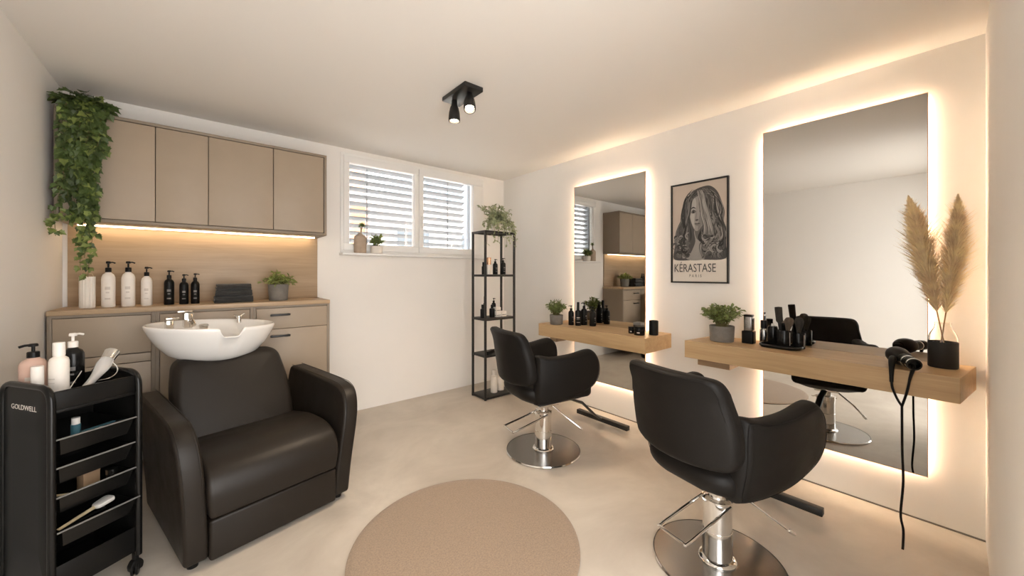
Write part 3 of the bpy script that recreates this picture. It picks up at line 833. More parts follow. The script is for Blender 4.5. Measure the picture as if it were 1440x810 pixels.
capped_bottle('oil_bottle', 'black squared bottle standing on the tray behind the front cup', (2.690, .722, TZ), .026, .125, 'black_gloss', 'label_w', 'bottles by the tray', .12, .3, shoulder=.93)
def brush(label, x, y, z0, lean, L, kind, hl):
    t = thing('makeup_brush' if kind else 'hair_brush', label, 'brush', (x, y, z0), 0, 'brushes standing in the black cups')
    t.rotation_euler = lean
    b = newbm(); tube(b, [(0, 0, 0), (0, 0, hl * .6), (0, 0, hl)], [.006, .007, .0095], 12); obj('handle', b, 'black_plastic', t)
    b = newbm()
    if kind == 0:
        lathe(b, [(0, hl), (.010, hl), (.0175, hl + .012), (.0195, L - .012), (.0185, L - .002), (.0, L)], 24, rib=.02, nrib=12)
    else:
        lathe(b, [(0, hl), (.010, hl), (.014, hl + (L - hl) * .2), (.0225, hl + (L - hl) * .6), (.0225, hl + (L - hl) * .8), (.016, L - .004), (.006, L), (0, L)], 24, rib=.03, nrib=12)
    obj('bristles', b, 'bristle' if kind == 1 else 'bristle_b', t)
brush('tallest brush with straight black barrel head in the front cup', 2.654, .668, TZ + .0118, (R(-5), R(3), 0), .222, 0, .125)
brush('brown rounded brush leaning in the front cup', 2.632, .642, TZ + .0118, (R(6), R(3), 0), .165, 1, .088)
brush('black rounded brush standing in the cup at tray end', 2.725, .602, S2Z + .0120, (R(2), R(-2), 0), .172, 2, .085)

# pampas vase
pv = thing('bottle_vase', 'glass bottle vase with black-dipped lower half on the near shelf end', 'vase', (2.70, .040, S2Z))
b = newbm()
pr = [(.0, .0), (.047, .0), (.0495, .004), (.0495, .122)]
lathe(b, pr + [(.0475, .122), (.0465, .008), (0, .008)], 40); obj('black_dip', b, 'black_matte', pv)
b = newbm(); lathe(b, [(.0492, .1225), (.049, .135), (.044, .158), (.030, .185), (.026, .205), (.0275, .212), (.0255, .2115), (.0245, .205), (.0285, .184), (.0425, .157), (.0472, .134), (.0474, .1225)], 40); obj('glass_neck', b, 'clear', pv)
def pampas(label, base, tip, bend, pl, wid, seed, n):
    random.seed(seed)
    t = thing('pampas_stem', label, 'pampas grass', base, 0, 'dried pampas stems in the vase')
    B = Vector(base); tp = Vector(tip) - B
    cv = bez((0, 0, 0), tp * .33 + Vector(bend) * .4, tp * .66 + Vector(bend), tp, 40)
    bs = newbm(); tube(bs, cv, [.0030 - .002 * i / 40 for i in range(41)], 6); obj('stalk', bs, 'pampas_stem', t)
    b = newbm()
    i0 = int(40 * (1 - pl))
    for k in range(n):
        u = random.random() ** .9
        f = i0 + u * (40 - i0); i = min(int(f), 39); p = cv[i].lerp(cv[i + 1], f - i); ax = (cv[i + 1] - cv[i]).normalized()
        prof = math.sin(PI * min(1, (u * .92 + .06)) ** .75) ** .8
        prof = max(prof, .12) * (1 - .35 * u ** 6)
        out = rvec(); out -= ax * out.dot(ax); out.normalize()
        L = wid * prof * random.uniform(.55, 1.15) * (2.5 if random.random() < .10 else 1.7)
        d0 = (ax * 1.0 + out * random.uniform(.3, .8) * (1 - .6 * u ** 4)).normalized()
        d1 = (ax * .85 + out * random.uniform(.35, .8) + Vector((0, 0, -.18))).normalized()
        q1 = p + d0 * L * .55; q2 = q1 + d1 * L * .5
        s = ax.cross(out) if random.random() < .5 else rvec()
        s = s.normalized() * random.uniform(.0011, .0022)
        v = [b.verts.new(p - s * .5), b.verts.new(p + s * .5), b.verts.new(q1 + s), b.verts.new(q1 - s), b.verts.new(q2)]
        b.faces.new((v[0], v[1], v[2], v[3])); b.faces.new((v[3], v[2], v[4]))
    o = obj('plume', b, 'pampas', t)
    return t
pb = S2Z + .010
pampas('feathery pampas plume leaning left out of the black-dipped vase', (2.700, .022, pb), (2.67, .150, 1.645), (.0, -.004, .03), .70, .064, 1, 5200)
pampas('upright feathery pampas plume leaning right out of the black-dipped vase', (2.705, .058, pb), (2.66, -.006, 1.625), (.0, -.022, .03), .69, .058, 2, 4600)

# hair dryer lying on the near shelf, cord to the floor
hd = thing('hair_dryer', 'black hair dryer lying on the near shelf edge, cord to floor', 'hair dryer', (2.602, .178, S2Z + .043))
dv = Vector((-.20, -.075, -.008)).normalized()
qr = Vector((0, 0, 1)).rotation_difference(dv).to_matrix().to_4x4() @ Matrix.Scale(1.22, 4)
b = newbm()
lathe(b, [(0, -.072), (.012, -.070), (.017, -.058), (.028, -.046), (.0335, -.026), (.0345, -.004), (.0315, .022), (.026, .040), (.0225, .046), (0, .047)], 32, mtx=qr)
obj('motor_housing', b, 'black_plastic', hd)
b = newbm(); lathe(b, [(.0165, -.0585), (.0195, -.0575), (.0195, -.0525), (.0175, -.052)], 28, mtx=qr); obj('rear_grille', b, 'black_gloss', hd)
b = newbm()
lathe(b, [(.0, .044), (.0225, .044), (.023, .062), (.0215, .064), (.0215, .098), (.0230, .100), (.0230, .108), (.0215, .110), (.0210, .138), (.0165, .138), (.015, .11), (0, .11)], 28, mtx=qr); obj('nozzle', b, 'black_gloss', hd)
for zz in (.084, .128):
    b = newbm(); lathe(b, [(.0212, zz), (.0224, zz + .001), (.0224, zz + .005), (.0212, zz + .006)], 28, mtx=qr); obj('silver_ring', b, 'chrome', hd)
b = newbm()
cv = bez((-.015, .004, -.014), (-.08, .012, -.012), (-.190, .006, .030), (-.190, .006, -.10), 14)
tube(b, cv, [.017, .017, .0165, .016, .0155, .015, .0145, .014, .013, .012, .011, .0095, .0085, .0075, .007], 12); obj('handle', b, 'black_plastic', hd, loc=(.038, .008, 0))
b = newbm()
c1 = [(-.190, .006, -.096), (-.189, .002, -.13), (-0.183, -.012, -.175), (-0.183, -.027, -.205)]
c2 = [(-.150, -.058, -.018), (-.184, -.062, -.026), (-.180, -.053, -.07), (-.178, -.042, -.14), (-0.183, -.027, -.205)]
tube(b, cat(c1, 6), .0048, 8); tube(b, cat(c2, 6), [.011 - .0062 * min(1, i / 14) for i in range(25)], 8)
zf = -(S2Z + .043) + .005
c3 = [(-0.183, -.027, -.200), (-0.183, -.028, -.40), (-0.181, -.031, -.55), (-.181, -.023, -.70), (-.178, -.031, -.77), (-.178, -.030, zf + .02), (-.178, -.029, zf)]
tube(b, cat(c3, 8), .0046, 8); obj('cord', b, 'black_plastic', hd, loc=(.038, .008, 0))

# ------------------------------------------------------------------ framed poster
PY0, PY1, PZ0, PZ1 = 1.018, 1.432, 1.196, 1.952
po = thing('framed_poster', 'black-framed grey poster of a long-haired woman between the mirrors', 'poster', (XR, PY1, PZ0))
pw, ph = PY1 - PY0, PZ1 - PZ0
# local: u to the right in the picture = -y ; v up = z ; out of the wall = -x
b = newbm(); fw = .011
for a0, a1, c0, c1 in ((0, fw, 0, ph), (pw - fw, pw, 0, ph), (fw, pw - fw, 0, fw), (fw, pw - fw, ph - fw, ph)):
    box(b, -.022, -.0005, -a1, -a0, c0, c1, .001)
obj('frame', b, 'black_metal', po)
IW, IH = pw - 2 * fw, ph - 2 * fw
def uv(u, v, lay=0): return (-.010 - .00012 * lay, -(fw + u * IW), fw + v * IH)
b = newbm(); MI = {k: i for i, k in enumerate(['paper', 'paper_bg'] + ['g%d' % i for i in range(8)])}
def poly(pts, m, lay):
    f = b.faces.new([b.verts.new(uv(p[0], p[1], lay)) for p in pts]); f.material_index = MI[m]
def ribbon(pts, w, m, lay):
    c = cat([Vector((p[0], p[1])) for p in pts], 6); n = len(c); rows = []
    for i, p in enumerate(c):
        t_ = (c[min(i + 1, n - 1)] - c[max(i - 1, 0)]).normalized(); s = Vector((-t_.y, t_.x)); k = w * math.sin(PI * (i + .35) / (n + .2)) * .5
        p2 = p; rows.append((p2 + s * k, p2 - s * k))
    for a_, c_ in zip(rows, rows[1:]):
        f = b.faces.new([b.verts.new(uv(min(max(q_.x, .012), .985), max(q_.y, .222), lay)) for q_ in (a_[0], a_[1], c_[1], c_[0])]); f.material_index = MI[m]
poly([(0, 0), (1, 0), (1, 1), (0, 1)], 'paper', 0)
poly([(0, .225), (1, .225), (1, 1), (0, 1)], 'paper_bg', 1)
hair = cat([(.60, .955), (.72, .945), (.83, .885), (.90, .79), (.955, .68), (.94, .58), (.97, .48), (.98, .36), (.965, .225), (.50, .222), (.05, .225), (.03, .33), (.08, .43), (.14, .51), (.17, .60), (.16, .69), (.22, .79), (.29, .865), (.42, .93)], 5, True)
poly(hair, 'g2', 2)
# neck and chest
poly(cat([(.42, .52), (.56, .54), (.57, .42), (.56, .30), (.60, .225), (.31, .225), (.38, .32), (.44, .41)], 4, True), 'g5', 3)
poly(cat([(.43, .52), (.55, .54), (.56, .43), (.47, .43)], 4, True), 'g3', 4)
# face
face = cat([(.335, .74), (.35, .82), (.44, .87), (.56, .85), (.60, .74), (.59, .63), (.545, .55), (.475, .512), (.415, .535), (.365, .60), (.335, .67)], 5, True)
poly(face, 'g5', 5)
poly(cat([(.34, .70), (.36, .81), (.43, .85), (.46, .78), (.43, .70), (.42, .60), (.43, .54), (.37, .60)], 4, True), 'g6', 6)
poly(cat([(.50, .80), (.585, .80), (.60, .72), (.585, .62), (.54, .555), (.49, .52), (.50, .60), (.52, .70)], 4, True), 'g4', 6)
# brows, eyes, nose, mouth
ribbon([(.35, .735), (.395, .755), (.45, .742)], .014, 'g1', 8); ribbon([(.515, .745), (.56, .755), (.595, .735)], .013, 'g1', 8)
for cx, w_ in ((.405, .085), (.555, .075)):
    poly(cat([(cx - w_ / 2, .702), (cx, .722), (cx + w_ / 2, .704), (cx, .694)], 3, True), 'g3', 8)
    poly(cat([(cx - .016, .708), (cx, .72), (cx + .016, .708), (cx, .696)], 3, True), 'g0', 9)
    ribbon([(cx - w_ / 2 - .005, .706), (cx, .727), (cx + w_ / 2 + .01, .708)], .009, 'g0', 10)
ribbon([(.468, .72), (.455, .66), (.445, .632)], .014, 'g4', 8)
poly(cat([(.435, .625), (.465, .613), (.50, .625), (.47, .634)], 3, True), 'g2', 9)
poly(cat([(.42, .585), (.45, .594), (.472, .589), (.50, .594), (.53, .584), (.475, .579)], 3, True), 'g2', 9)
poly(cat([(.43, .581), (.475, .577), (.525, .581), (.475, .562)], 3, True), 'g4', 9)
# hair strands
random.seed(77)
def lock(side, k):
    if side < 0:
        x0 = random.uniform(.36, .56); x1 = random.uniform(.18, .345); x2 = random.uniform(.10, .33); x3 = random.uniform(.04, .36)
    else:
        x0 = random.uniform(.52, .68); x1 = random.uniform(.62, .93); x2 = random.uniform(.56, .96); x3 = random.uniform(.55, .97)
    y0 = random.uniform(.87, .945)
    a = random.uniform(-.04, .04)
    return [(x0, y0), ((x0 + x1) / 2 + side * .05, .84 + random.uniform(-.02, .02)), (x1, .70), (x2, .55 + a), (x2 + random.uniform(-.07, .07), .45 + a), ((x2 + x3) / 2 + random.uniform(-.06, .06), .36), (x3, .235)]
for k in range(150):
    side = -1 if k % 5 < 2 else 1
    tone = random.choice(['g0', 'g1', 'g1', 'g2', 'g2', 'g3', 'g3', 'g4', 'g4', 'g5'] if side > 0 else ['g0', 'g1', 'g1', 'g1', 'g2', 'g2', 'g3', 'g3', 'g4'])
    ribbon(lock(side, k), random.uniform(.012, .034), tone, 11 + k * .12)
# sweep over the right of the face
for k in range(34):
    f_ = k / 33; j = random.uniform(-.012, .012)
    ribbon([(.47 + .10 * f_ + j, .925), (.50 + .10 * f_, .86), (.535 + .10 * f_ + j, .77), (.555 + .13 * f_, .66), (.60 + .14 * f_ + j, .56), (.58 + .2 * f_, .46)], random.uniform(.012, .026), random.choice(['g2', 'g3', 'g4', 'g4', 'g5', 'g6']), 30 + k * .1)
# curls at the ends
for k in range(70):
    cx = random.choice((random.uniform(.05, .33), random.uniform(.60, .95))); cy = random.uniform(.26, .47); r_ = random.uniform(.03, .075); a0 = random.uniform(0, 6)
    ribbon([(cx + r_ * math.cos(a0 + j * .8), cy + r_ * .55 * math.sin(a0 + j * .8)) for j in range(5)], random.uniform(.012, .03), random.choice(['g0', 'g1', 'g2', 'g3', 'g4', 'g5']), 35 + k * .08)
pr_ = obj('print', b, ['paper', 'paper_bg'] + ['g%d' % i for i in range(8)], po, smooth=False)
mt = Matrix.Translation(uv(.03, .098, 45)) @ Matrix(((0, 0, -1, 0), (-1, 0, 0, 0), (0, 1, 0, 0), (0, 0, 0, 1)))
text_obj('lettering', 'KÉRASTASE', .088, 'g2', pr_, mt, depth=.0003, xscale=.685)
mt = Matrix.Translation(uv(.33, .045, 45)) @ Matrix(((0, 0, -1, 0), (-1, 0, 0, 0), (0, 1, 0, 0), (0, 0, 0, 1)))
text_obj('lettering', 'PARIS', .030, 'g3', pr_, mt, depth=.0003, spacing=1.75, xscale=.75)

# ------------------------------------------------------------------ ceiling spotlight
sl = thing('ceiling_spotlight', 'black rectangular two-head spotlight fixed to the ceiling', 'light', (1.255, 1.985, H), 0)
b = newbm(); box(b, -.065, .065, -.135, .135, -.028, -.0005, .003); obj('mount_plate', b, 'black_metal', sl)
def spot_head(x, y, d, lightdir):
    d = Vector(d).normalized()
    mt = Matrix.Translation((x, y, -.028)) @ Vector((0, 0, 1)).rotation_difference(d).to_matrix().to_4x4()
    b = newbm(); lathe(b, [(0, 0), (.017, 0), (.019, .03), (.027, .048), (.034, .08), (.037, .12), (.036, .134), (.031, .134), (.0295, .123), (0, .123)], 28, mtx=mt)
    o = obj('spot_head', b, 'black_metal', sl)
    b = newbm(); lathe(b, [(0, .1235), (.0255, .1235), (.0245, .1265), (.014, .1275), (0, .128)], 24, mtx=mt); obj('lens', b, 'lamp_glow', o)
    return mt @ Vector((0, 0, .142))
l1 = spot_head(-.01, .075, (-.02, -.02, -1), None)
l2 = spot_head(.01, -.07, (-.22, -.34, -.92), None)

# ------------------------------------------------------------------ rug
b = newbm(); lathe(b, [(0, 0), (.52, 0), (.525, .003), (.525, .008), (.519, .011), (.49, .012), (0, .012)], 128)
tag(obj('round_rug', b, 'rug', loc=(.962, 1.479, 0.0005)), 'round beige woven rug on the floor between the chairs', 'rug')

# ------------------------------------------------------------------ salon chairs
def salon_chair(label, loc, rz):
    t = thing('salon_chair', label, 'chair', loc, rz, 'black swivel salon chairs')
    # local: faces +x
    b = newbm()
    half = [(.0, .888), (.14, .888), (.195, .880), (.216, .845), (.220, .80), (.229, .755), (.238, .70), (.238, .63), (.228, .575), (.185, .54), (.0, .530)]
    ol = half + [(-a, c) for a, c in half[-2:0:-1]]
    ol = cat(ol, 4, True)
    def bdef(q):
        x, y, z = q
        rec = -.28 - .15 * (z - .53) + .03 * max(0, (z - .80)) 
        return (rec + x + 1.35 * y * y * (1 if z < .8 else max(.5, 1 - (z - .8) * 5)), y, z)
    slab(b, ol, -.035, .035, .024, lambda a, c, q_: (q_, a, c), rings=6, seg=4, deform=bdef)
    bk = obj('backrest', b, 'leather', t, angle=60)
    b = newbm()
    seam = [Vector(bdef((-.0345, p[0] * .93, (p[1] - .71) * .93 + .71))) for p in ol if p[1] > .74]
    seam.sort(key=lambda q: math.atan2(q.y, q.z - .74))
    tube(b, seam, .0016, 5); obj('piping', b, 'leather', bk)
    for s in (1, -1):
        b = newbm()
        o2 = cat([(-.185, .43), (-.192, .56), (-.190, .70), (-.175, .735), (-.09, .722), (.06, .732), (.17, .750), (.225, .744), (.272, .692), (.286, .615), (.268, .54), (.22, .487), (.10, .438), (-.05, .408), (-.16, .402)], 4, True)
        def adef(q, s=s):
            x, y, z = q
            k = max(0, .12 - x) / .31
            low = max(0, .60 - z) / .20
            return (x, s * (y - .052 * k * k - .040 * low ** 1.8), z)
        slab(b, o2, .212, .288, .03, lambda a, c, q_: (a, q_, c), rings=5, seg=4, deform=adef)
        ar = obj('armrest', b, 'leather', t, angle=60)
        b = newbm()
        tube(b, [Vector(adef((x_ * .955 + .002, .2885 - .004, (z_ - .57) * .91 + .57))) for x_, z_ in ((p[0], p[1]) for p in o2)], .0015, 5, closed=True); obj('piping', b, 'leather', ar)
    b = newbm()
    o3 = rounded([(-.255, -.20), (.275, -.222), (.275, .222), (-.255, .20)], [.12, .05, .05, .12], 8)
    def sdef(q):
        x, y, z = q
        r2 = (x / .27) ** 2 + (y / .23) ** 2
        if z < .46: z = z - .065 * max(0, 1 - .75 * r2) + .045 * max(0, -x - .05) / .2
        elif z > .5: z += .018 * max(0, 1 - r2)
        return (x, y, z)
    slab(b, o3, .405, .515, .035, lambda a, c, q_: (a, c, q_), rings=6, seg=4, deform=sdef)
    obj('seat', b, 'leather', t, angle=60)
    # base, column, pump
    b = newbm(); lathe(b, [(0, 0), (.258, 0), (.263, .003), (.263, .009), (.258, .013), (.12, .017), (0, .018)], 96); obj('base_plate', b, 'steel', t)
    b = newbm(); lathe(b, [(.2585, .0125), (.2645, .0035), (.266, .008), (.262, .014)], 96); obj('base_trim', b, 'chrome', t)
    b = newbm(); lathe(b, [(0, .017), (.074, .017), (.076, .022), (.070, .03), (.06, .034), (.059, .15), (.0575, .152), (.0575, .25), (.0605, .252), (.0605, .285), (.050, .290), (0, .290)], 40); obj('column', b, 'chrome', t)
    b = newbm(); lathe(b, [(0, .288), (.036, .288), (.036, .345), (0, .345)], 28); box(b, -.085, .085, -.075, .075, .333, .352, .004); obj('piston', b, 'chrome', t)
    b = newbm()
    loop = cat([(-.02, .058, .272), (-.12, .075, .235), (-.262, .082, .200), (-.272, .070, .198), (-.272, -.035, .198), (-.262, -.05, .20), (-.12, -.055, .238), (.0, -.06, .272)], 6)
    tube(b, loop, .0062, 10); obj('foot_pump', b, 'chrome', t)
    b = newbm(); tube(b, [(.03, -.06, .338), (.10, -.155, .265), (.165, -.215, .205)], .0055, 8)
    lathe(b, [(0, 0), (.008, 0), (.0085, .02), (.006, .028), (0, .03)], 12, mtx=Matrix.Translation((.155, -.206, .214)) @ Vector((0, 0, 1)).rotation_difference(Vector((.065, -.06, -.06)).normalized()).to_matrix().to_4x4())
    obj('release_lever', b, 'chrome', t)
    b = newbm()
    tube(b, [(.06, .01, .340), (.24, .04, .325), (.40, .07, .26), (.56, .10, .12), (.655, .155, .06), (.695, .165, .045)], .016, 10, flat=(1.3, .55)); obj('footrest_arm', b, 'black_metal', t)
    b = newbm(); box(b, -.022, .022, -.255, .255, .022, .058, .004, mtx=Matrix.Translation((.69, .165, 0)) @ Matrix.Rotation(R(12), 4, 'Z')); obj('footrest_bar', b, 'black_metal', t)
    return t
c2 = salon_chair('black swivel salon chair nearest the camera, facing the large mirror', (1.740, .674, 0), R(-12))
c1 = copy_tree(c2); c1.location = (1.885, 1.902, 0); c1.rotation_euler = (0, 0, R(-12))
c1['label'] = 'black swivel salon chair beside the metal rack, facing the far mirror'

# ------------------------------------------------------------------ shampoo chair with basin
def shampoo_chair():
    t = thing('shampoo_chair', 'dark brown leather backwash armchair with a white ceramic basin behind it', 'chair', (.299, 2.133, 0), R(13))
    # local: x right, y back, faces -y. width .68
    hw = .360
    for s in (-1, 1):
        ol = [(0.005, .03), (-.005, .22), (-.012, .40), (.0, .50), (.04, .575), (.11, .612), (.22, .622), (.50, .630), (.755, .635), (.765, .60), (.765, .08), (.755, .03)]
        ol2 = rounded(ol, [.02, .05, .06, .05, .05, .06, .05, .05, .03, .02, .02, .02], 4)
        b = newbm()
        def adef(q, s=s):
            x, y, z = q
            return (x + (s * .055 + .020) * (max(0, z) / .6) ** 1.5, y, z)
        x0, x1 = (hw - .085, hw) if s > 0 else (-hw, -hw + .085)
        slab(b, ol2, x0, x1, .016, lambda a, c, q_: (q_, a, c), rings=4, seg=4, deform=adef)
        ar = obj('armrest', b, 'leather_brown', t, angle=55)
        b = newbm()
        for xx in (x0 + .012, x1 - .012):
            # seam lines running along the arm edges
            pts = []
            for a_, c_ in ol[1:9]:
                pts.append(Vector(adef((xx, a_ + (.0005 if a_ < .05 else 0), c_ + .0008))))
            tube(b, cat(pts, 4), .0016, 5)
        obj('seam', b, 'leather_brown', ar)
        b = newbm()
        for yy in (.06, .70): lathe(b, [(0, 0), (.02, 0), (.02, .032), (0, .032)], 14, mtx=Matrix.Translation((s * (hw - .04), yy, 0)))
        obj('foot', b, 'black_plastic', t)
    iw = hw - .087
    # seat cushion
    b = newbm()
    ol = rounded([(-.02, .205), (-.03, .36), (.08, .435), (.30, .435), (.58, .385), (.58, .205)], [.012, .10, .12, .08, .02, .02], 6)
    def cdef(q):
        x, y, z = q
        k = 1 - (x / (iw + .03)) ** 2
        return (x * 1.03 if z > .25 else x, y, z + (.014 * k if z > .36 else 0))
    slab(b, ol, -iw - .006, iw + .006, .018, lambda a, c, q_: (q_, a, c), rings=4, seg=4, deform=cdef); obj('seat', b, 'leather_brown', t, angle=60)
    b = newbm(); ol = rounded([(-.012, .022), (-.012, .198), (.58, .198), (.58, .022)], .012, 4)
    slab(b, ol, -iw - .004, iw + .004, .012, lambda a, c, q_: (q_, a, c), rings=3, seg=3); obj('front_panel', b, 'leather_brown', t, angle=55)
    # backrest (reclined)
    b = newbm()
    ol = rounded([(-.265, .30), (.265, .30), (.292, .56), (.252, .785), (-.262, .785), (-.295, .56)], [.03, .03, .12, .06, .06, .12], 7)
    def kdef(q):
        x, y, z = q
        return (x, .47 + y + (z - .36) * .50 - .02 * (1 - (x / .28) ** 2), z + .012 * (1 - (x / .25) ** 2) * max(0, (z - .6) / .18))
    slab(b, ol, 0, .13, .04, lambda a, c, q_: (a, q_, c), rings=6, seg=5, deform=kdef); obj('backrest', b, 'leather_brown', t, angle=60)
    # pedestal carrying the basin
    b = newbm(); box(b, -.09, .09, .80, .90, .02, .75, .01); box(b, -.14, .14, .70, .93, 0, .022, .005); obj('pedestal', b, 'black_metal', t)
    # basin
    b = newbm(); seg = 200
    bc = Vector((-.056, .795, 0)); ra, rb = .315, .255
    ZR = .955
    def rim(a):
        # height of the rim: dips to a neck notch at the front
        d = math.atan2(math.sin(a + PI / 2 - .06), math.cos(a + PI / 2 - .06))
        n_ = math.exp(-(abs(d) / .17) ** 8)
        return n_
    rings_ = [(.40, -.205, 0), (.52, -.198, 0), (.70, -.165, 0), (.84, -.110, 0), (.93, -.060, .2), (.985, -.022, .7), (1.0, -.006, .95), (.995, .0, 1), (.975, .003, 1), (.955, .0, 1), (.93, -.02, .9), (.88, -.06, .5), (.75, -.105, .15), (.5, -.135, 0), (.2, -.15, 0)]
    vv = []
    for k, dz, nf in rings_:
        row = []
        for i in range(seg):
            a = 2 * PI * i / seg
            n_ = rim(a)
            back = .5 + .5 * math.sin(a)
            z = ZR + dz - n_ * nf * .05 + .012 * back - .055 * k * math.cos(a) * .305
            kk = k - (.05 * n_ if k > .8 else 0)
            row.append(b.verts.new((bc.x + ra * kk * math.cos(a), bc.y + rb * kk * math.sin(a), z)))
        vv.append(row)
    for a, c in zip(vv, vv[1:]):
        for i in range(seg): b.faces.new((a[i], a[(i + 1) % seg], c[(i + 1) % seg], c[i]))
    b.faces.new(vv[0][::-1]); b.faces.new(vv[-1])
    ba = obj('basin', b, 'ceramic', t, angle=70); ba['label'] = 'white ceramic wash basin with a neck notch'
    def loc(px, py): return (bc.x + px, bc.y + py)
    # mixer tap
    x, y = loc(-.09, .17); zt = ZR - .02
    b = newbm(); box(b, x - .022, x + .022, y - .022, y + .022, zt, zt + .092, .006)
    box(b, x - .052, x + .022, y - .020, y + .020, zt + .0925, zt + .106, .004); tube(b, [(x, y, zt + .03), (x + .01, y - .06, zt + .04), (x + .012, y - .085, zt + .02)], .011, 10)
    obj('mixer_tap', b, 'chrome', ba)['label'] = 'chrome mixer tap'
    x, y = loc(-.19, .09)
    b = newbm(); box(b, x - .018, x + .018, y - .018, y + .018, zt, zt + .06, .006); box(b, x - .018, x + .042, y - .016, y + .016, zt + .0605, zt + .074, .004)
    obj('hose_holder', b, 'chrome', ba)
    x, y = loc(.155, .10)
    b = newbm(); lathe(b, [(0, 0), (.013, 0), (.012, .03), (.016, .034), (.016, .045), (0, .048)], 20, mtx=Matrix.Translation((x, y, zt + .01)))
    tube(b, [(x, y, zt + .05), (x - .03, y - .004, zt + .062)], .005, 8); tube(b, [(x, y, zt + .05), (x + .03, y, zt + .068)], .005, 8); tube(b, [(x, y, zt + .05), (x + .004, y - .03, zt + .058)], .005, 8)
    obj('cross_valve', b, 'chrome', ba)
    x, y = loc(-.045, .03)
    b = newbm(); lathe(b, [(0, 0), (.02, 0), (.017, .02), (.019, .10), (.025, .138), (.02, .146), (0, .148)], 20, mtx=Matrix.Translation((x, y, ZR - .14))); obj('overflow_plug', b, 'chrome', ba)
shampoo_chair()

# ------------------------------------------------------------------ trolley
def trolley():
    ang = R(34)
    t = thing('salon_trolley', 'black salon trolley with four open trays beside the left wall', 'trolley', (-.386, 2.262, 0), ang)
    # local: +x along the tray front, -y towards the camera side with the trays, end panels at x = -la, +la
    la, lb, Z0, Z1 = .125, .147, .085, .853
    for s in (-1, 1):
        ol = rounded([(-lb, Z0), (lb, Z0), (lb, Z1), (-lb, Z1)], [.004, .004, .055, .055], 8)
        b = newbm(); slab(b, [(p[0] * .93, (p[1] - .47) * .975 + .47) for p in ol], -.004, .004, .002, lambda a, c, q_: (s * la + q_, a, c), rings=2, seg=2); e = obj('end_panel', b, 'black_plastic', t)
        fr = rounded([(-lb, Z0), (-lb, Z1), (lb, Z1), (lb, Z0)], [.0, .06, .06, .0], 8)
        b = newbm(); tube(b, [(s * la, p[0], p[1]) for p in fr], .0115, 12); obj('tube_frame', b, 'black_gloss', t)
        if s < 0:
            mt = Matrix.Translation((-la - .0046, .085, .765)) @ Matrix(((0, 0, -1, 0), (-1, 0, 0, 0), (0, 1, 0, 0), (0, 0, 0, 1)))
            text_obj('lettering', 'GOLDWELL', .026, 'white_plastic', e, mt, depth=.0002, xscale=1.12)['label'] = 'white capital lettering'
    # top tray
    b = newbm(); zt = .772; w = la - .006; d = lb - .006
    box(b, -w, w, -d, d, zt - .012, zt, .002)
    for y in (-d, d - .006): box(b, -w, w, y, y + .006, zt, .838, .002)
    obj('top_tray', b, 'black_plastic', t)
    b = newbm(); box(b, -w, w, -d - .002, -d + .004, .835, .840, .001); obj('tray_edge', b, 'black_gloss', t)
    b = newbm(); box(b, -w, w, -d, d, .10, .115, .002); box(b, -w, w, -d - .001, -d + .005, .10, .205, .002); box(b, -w, w, d - .006, d, .10, .205, .002); obj('bottom_shelf', b, 'black_plastic', t)
    b = newbm(); box(b, -w, w, d - .008, d - .002, .205, .76); obj('back_panel', b, 'black_plastic', t, smooth=False)
    for k, z in enumerate((.665, .56, .455, .335)):
        # tray: sloped front, open top, pulled slightly out
        out = (.012, .006, .010, .026)[k]
        b = newbm(); x0, x1 = -w + .012, w - .012; yf, yb = -d - out, d - .012; hgt = .062
        A = [(x0 + .012, yf + .022, z - hgt), (x1 - .012, yf + .022, z - hgt), (x1 - .006, yb, z - hgt), (x0 + .006, yb, z - hgt)]
        B = [(x0, yf, z), (x1, yf, z), (x1, yb, z), (x0, yb, z)]
        th = .003
        A2 = [(A[0][0] + th, A[0][1] + th, A[0][2] + th), (A[1][0] - th, A[1][1] + th, A[1][2] + th), (A[2][0] - th, A[2][1] - th, A[2][2] + th), (A[3][0] + th, A[3][1] - th, A[3][2] + th)]
        B2 = [(B[0][0] + th, B[0][1] + th, B[0][2]), (B[1][0] - th, B[1][1] + th, B[1][2]), (B[2][0] - th, B[2][1] - th, B[2][2]), (B[3][0] + th, B[3][1] - th, B[3][2])]
        va, vb, va2, vb2 = [[b.verts.new(p) for p in q_] for q_ in (A, B, A2, B2)]
        b.faces.new(va[::-1]); b.faces.new(va2)
        for i in range(4):
            j = (i + 1) % 4
            b.faces.new((va[i], va[j], vb[j], vb[i])); b.faces.new((va2[j], va2[i], vb2[i], vb2[j])); b.faces.new((vb[i], vb[j], vb2[j], vb2[i]))
        tr = obj('tray', b, 'black_gloss', t, smooth=False)
        b = newbm(); tube(b, [(x0 - .012, yf + .002, z + .001), (x0, yf, z + .002), (x1, yf, z + .002), (x1 + .012, yf + .002, z + .001)], .0032, 8)
        obj('tray_rim', b, 'rim', tr)
    for sx in (-1, 1):
        for sy in (-1, 1):
            b = newbm(); x, y = sx * (la - .004), sy * (lb - .012)
            mt = Matrix.Translation((x, y, .027)) @ Matrix.Rotation(R(70 + 20 * sx * sy), 4, 'Z') @ Matrix.Rotation(PI / 2, 4, 'X')
            for q_ in (-.011, .003): lathe(b, [(0, q_), (.025, q_), (.027, q_ + .002), (.027, q_ + .006), (.025, q_ + .008), (0, q_ + .008)], 24, mtx=mt)
            box(b, -.008, .008, -.010, .010, 0, .075, .003, mtx=Matrix.Translation((x, y, .02)))
            slab(b, rounded([(-.02, .02), (.02, .02), (.024, .045), (.012, .066), (-.012, .066), (-.024, .045)], .008, 4), -.013, .013, .004, lambda a, c, q_: (x + a, y + q_, c), rings=1, seg=2)
            obj('caster', b, 'black_plastic', t)
    return t, ang
trl, tang = trolley()
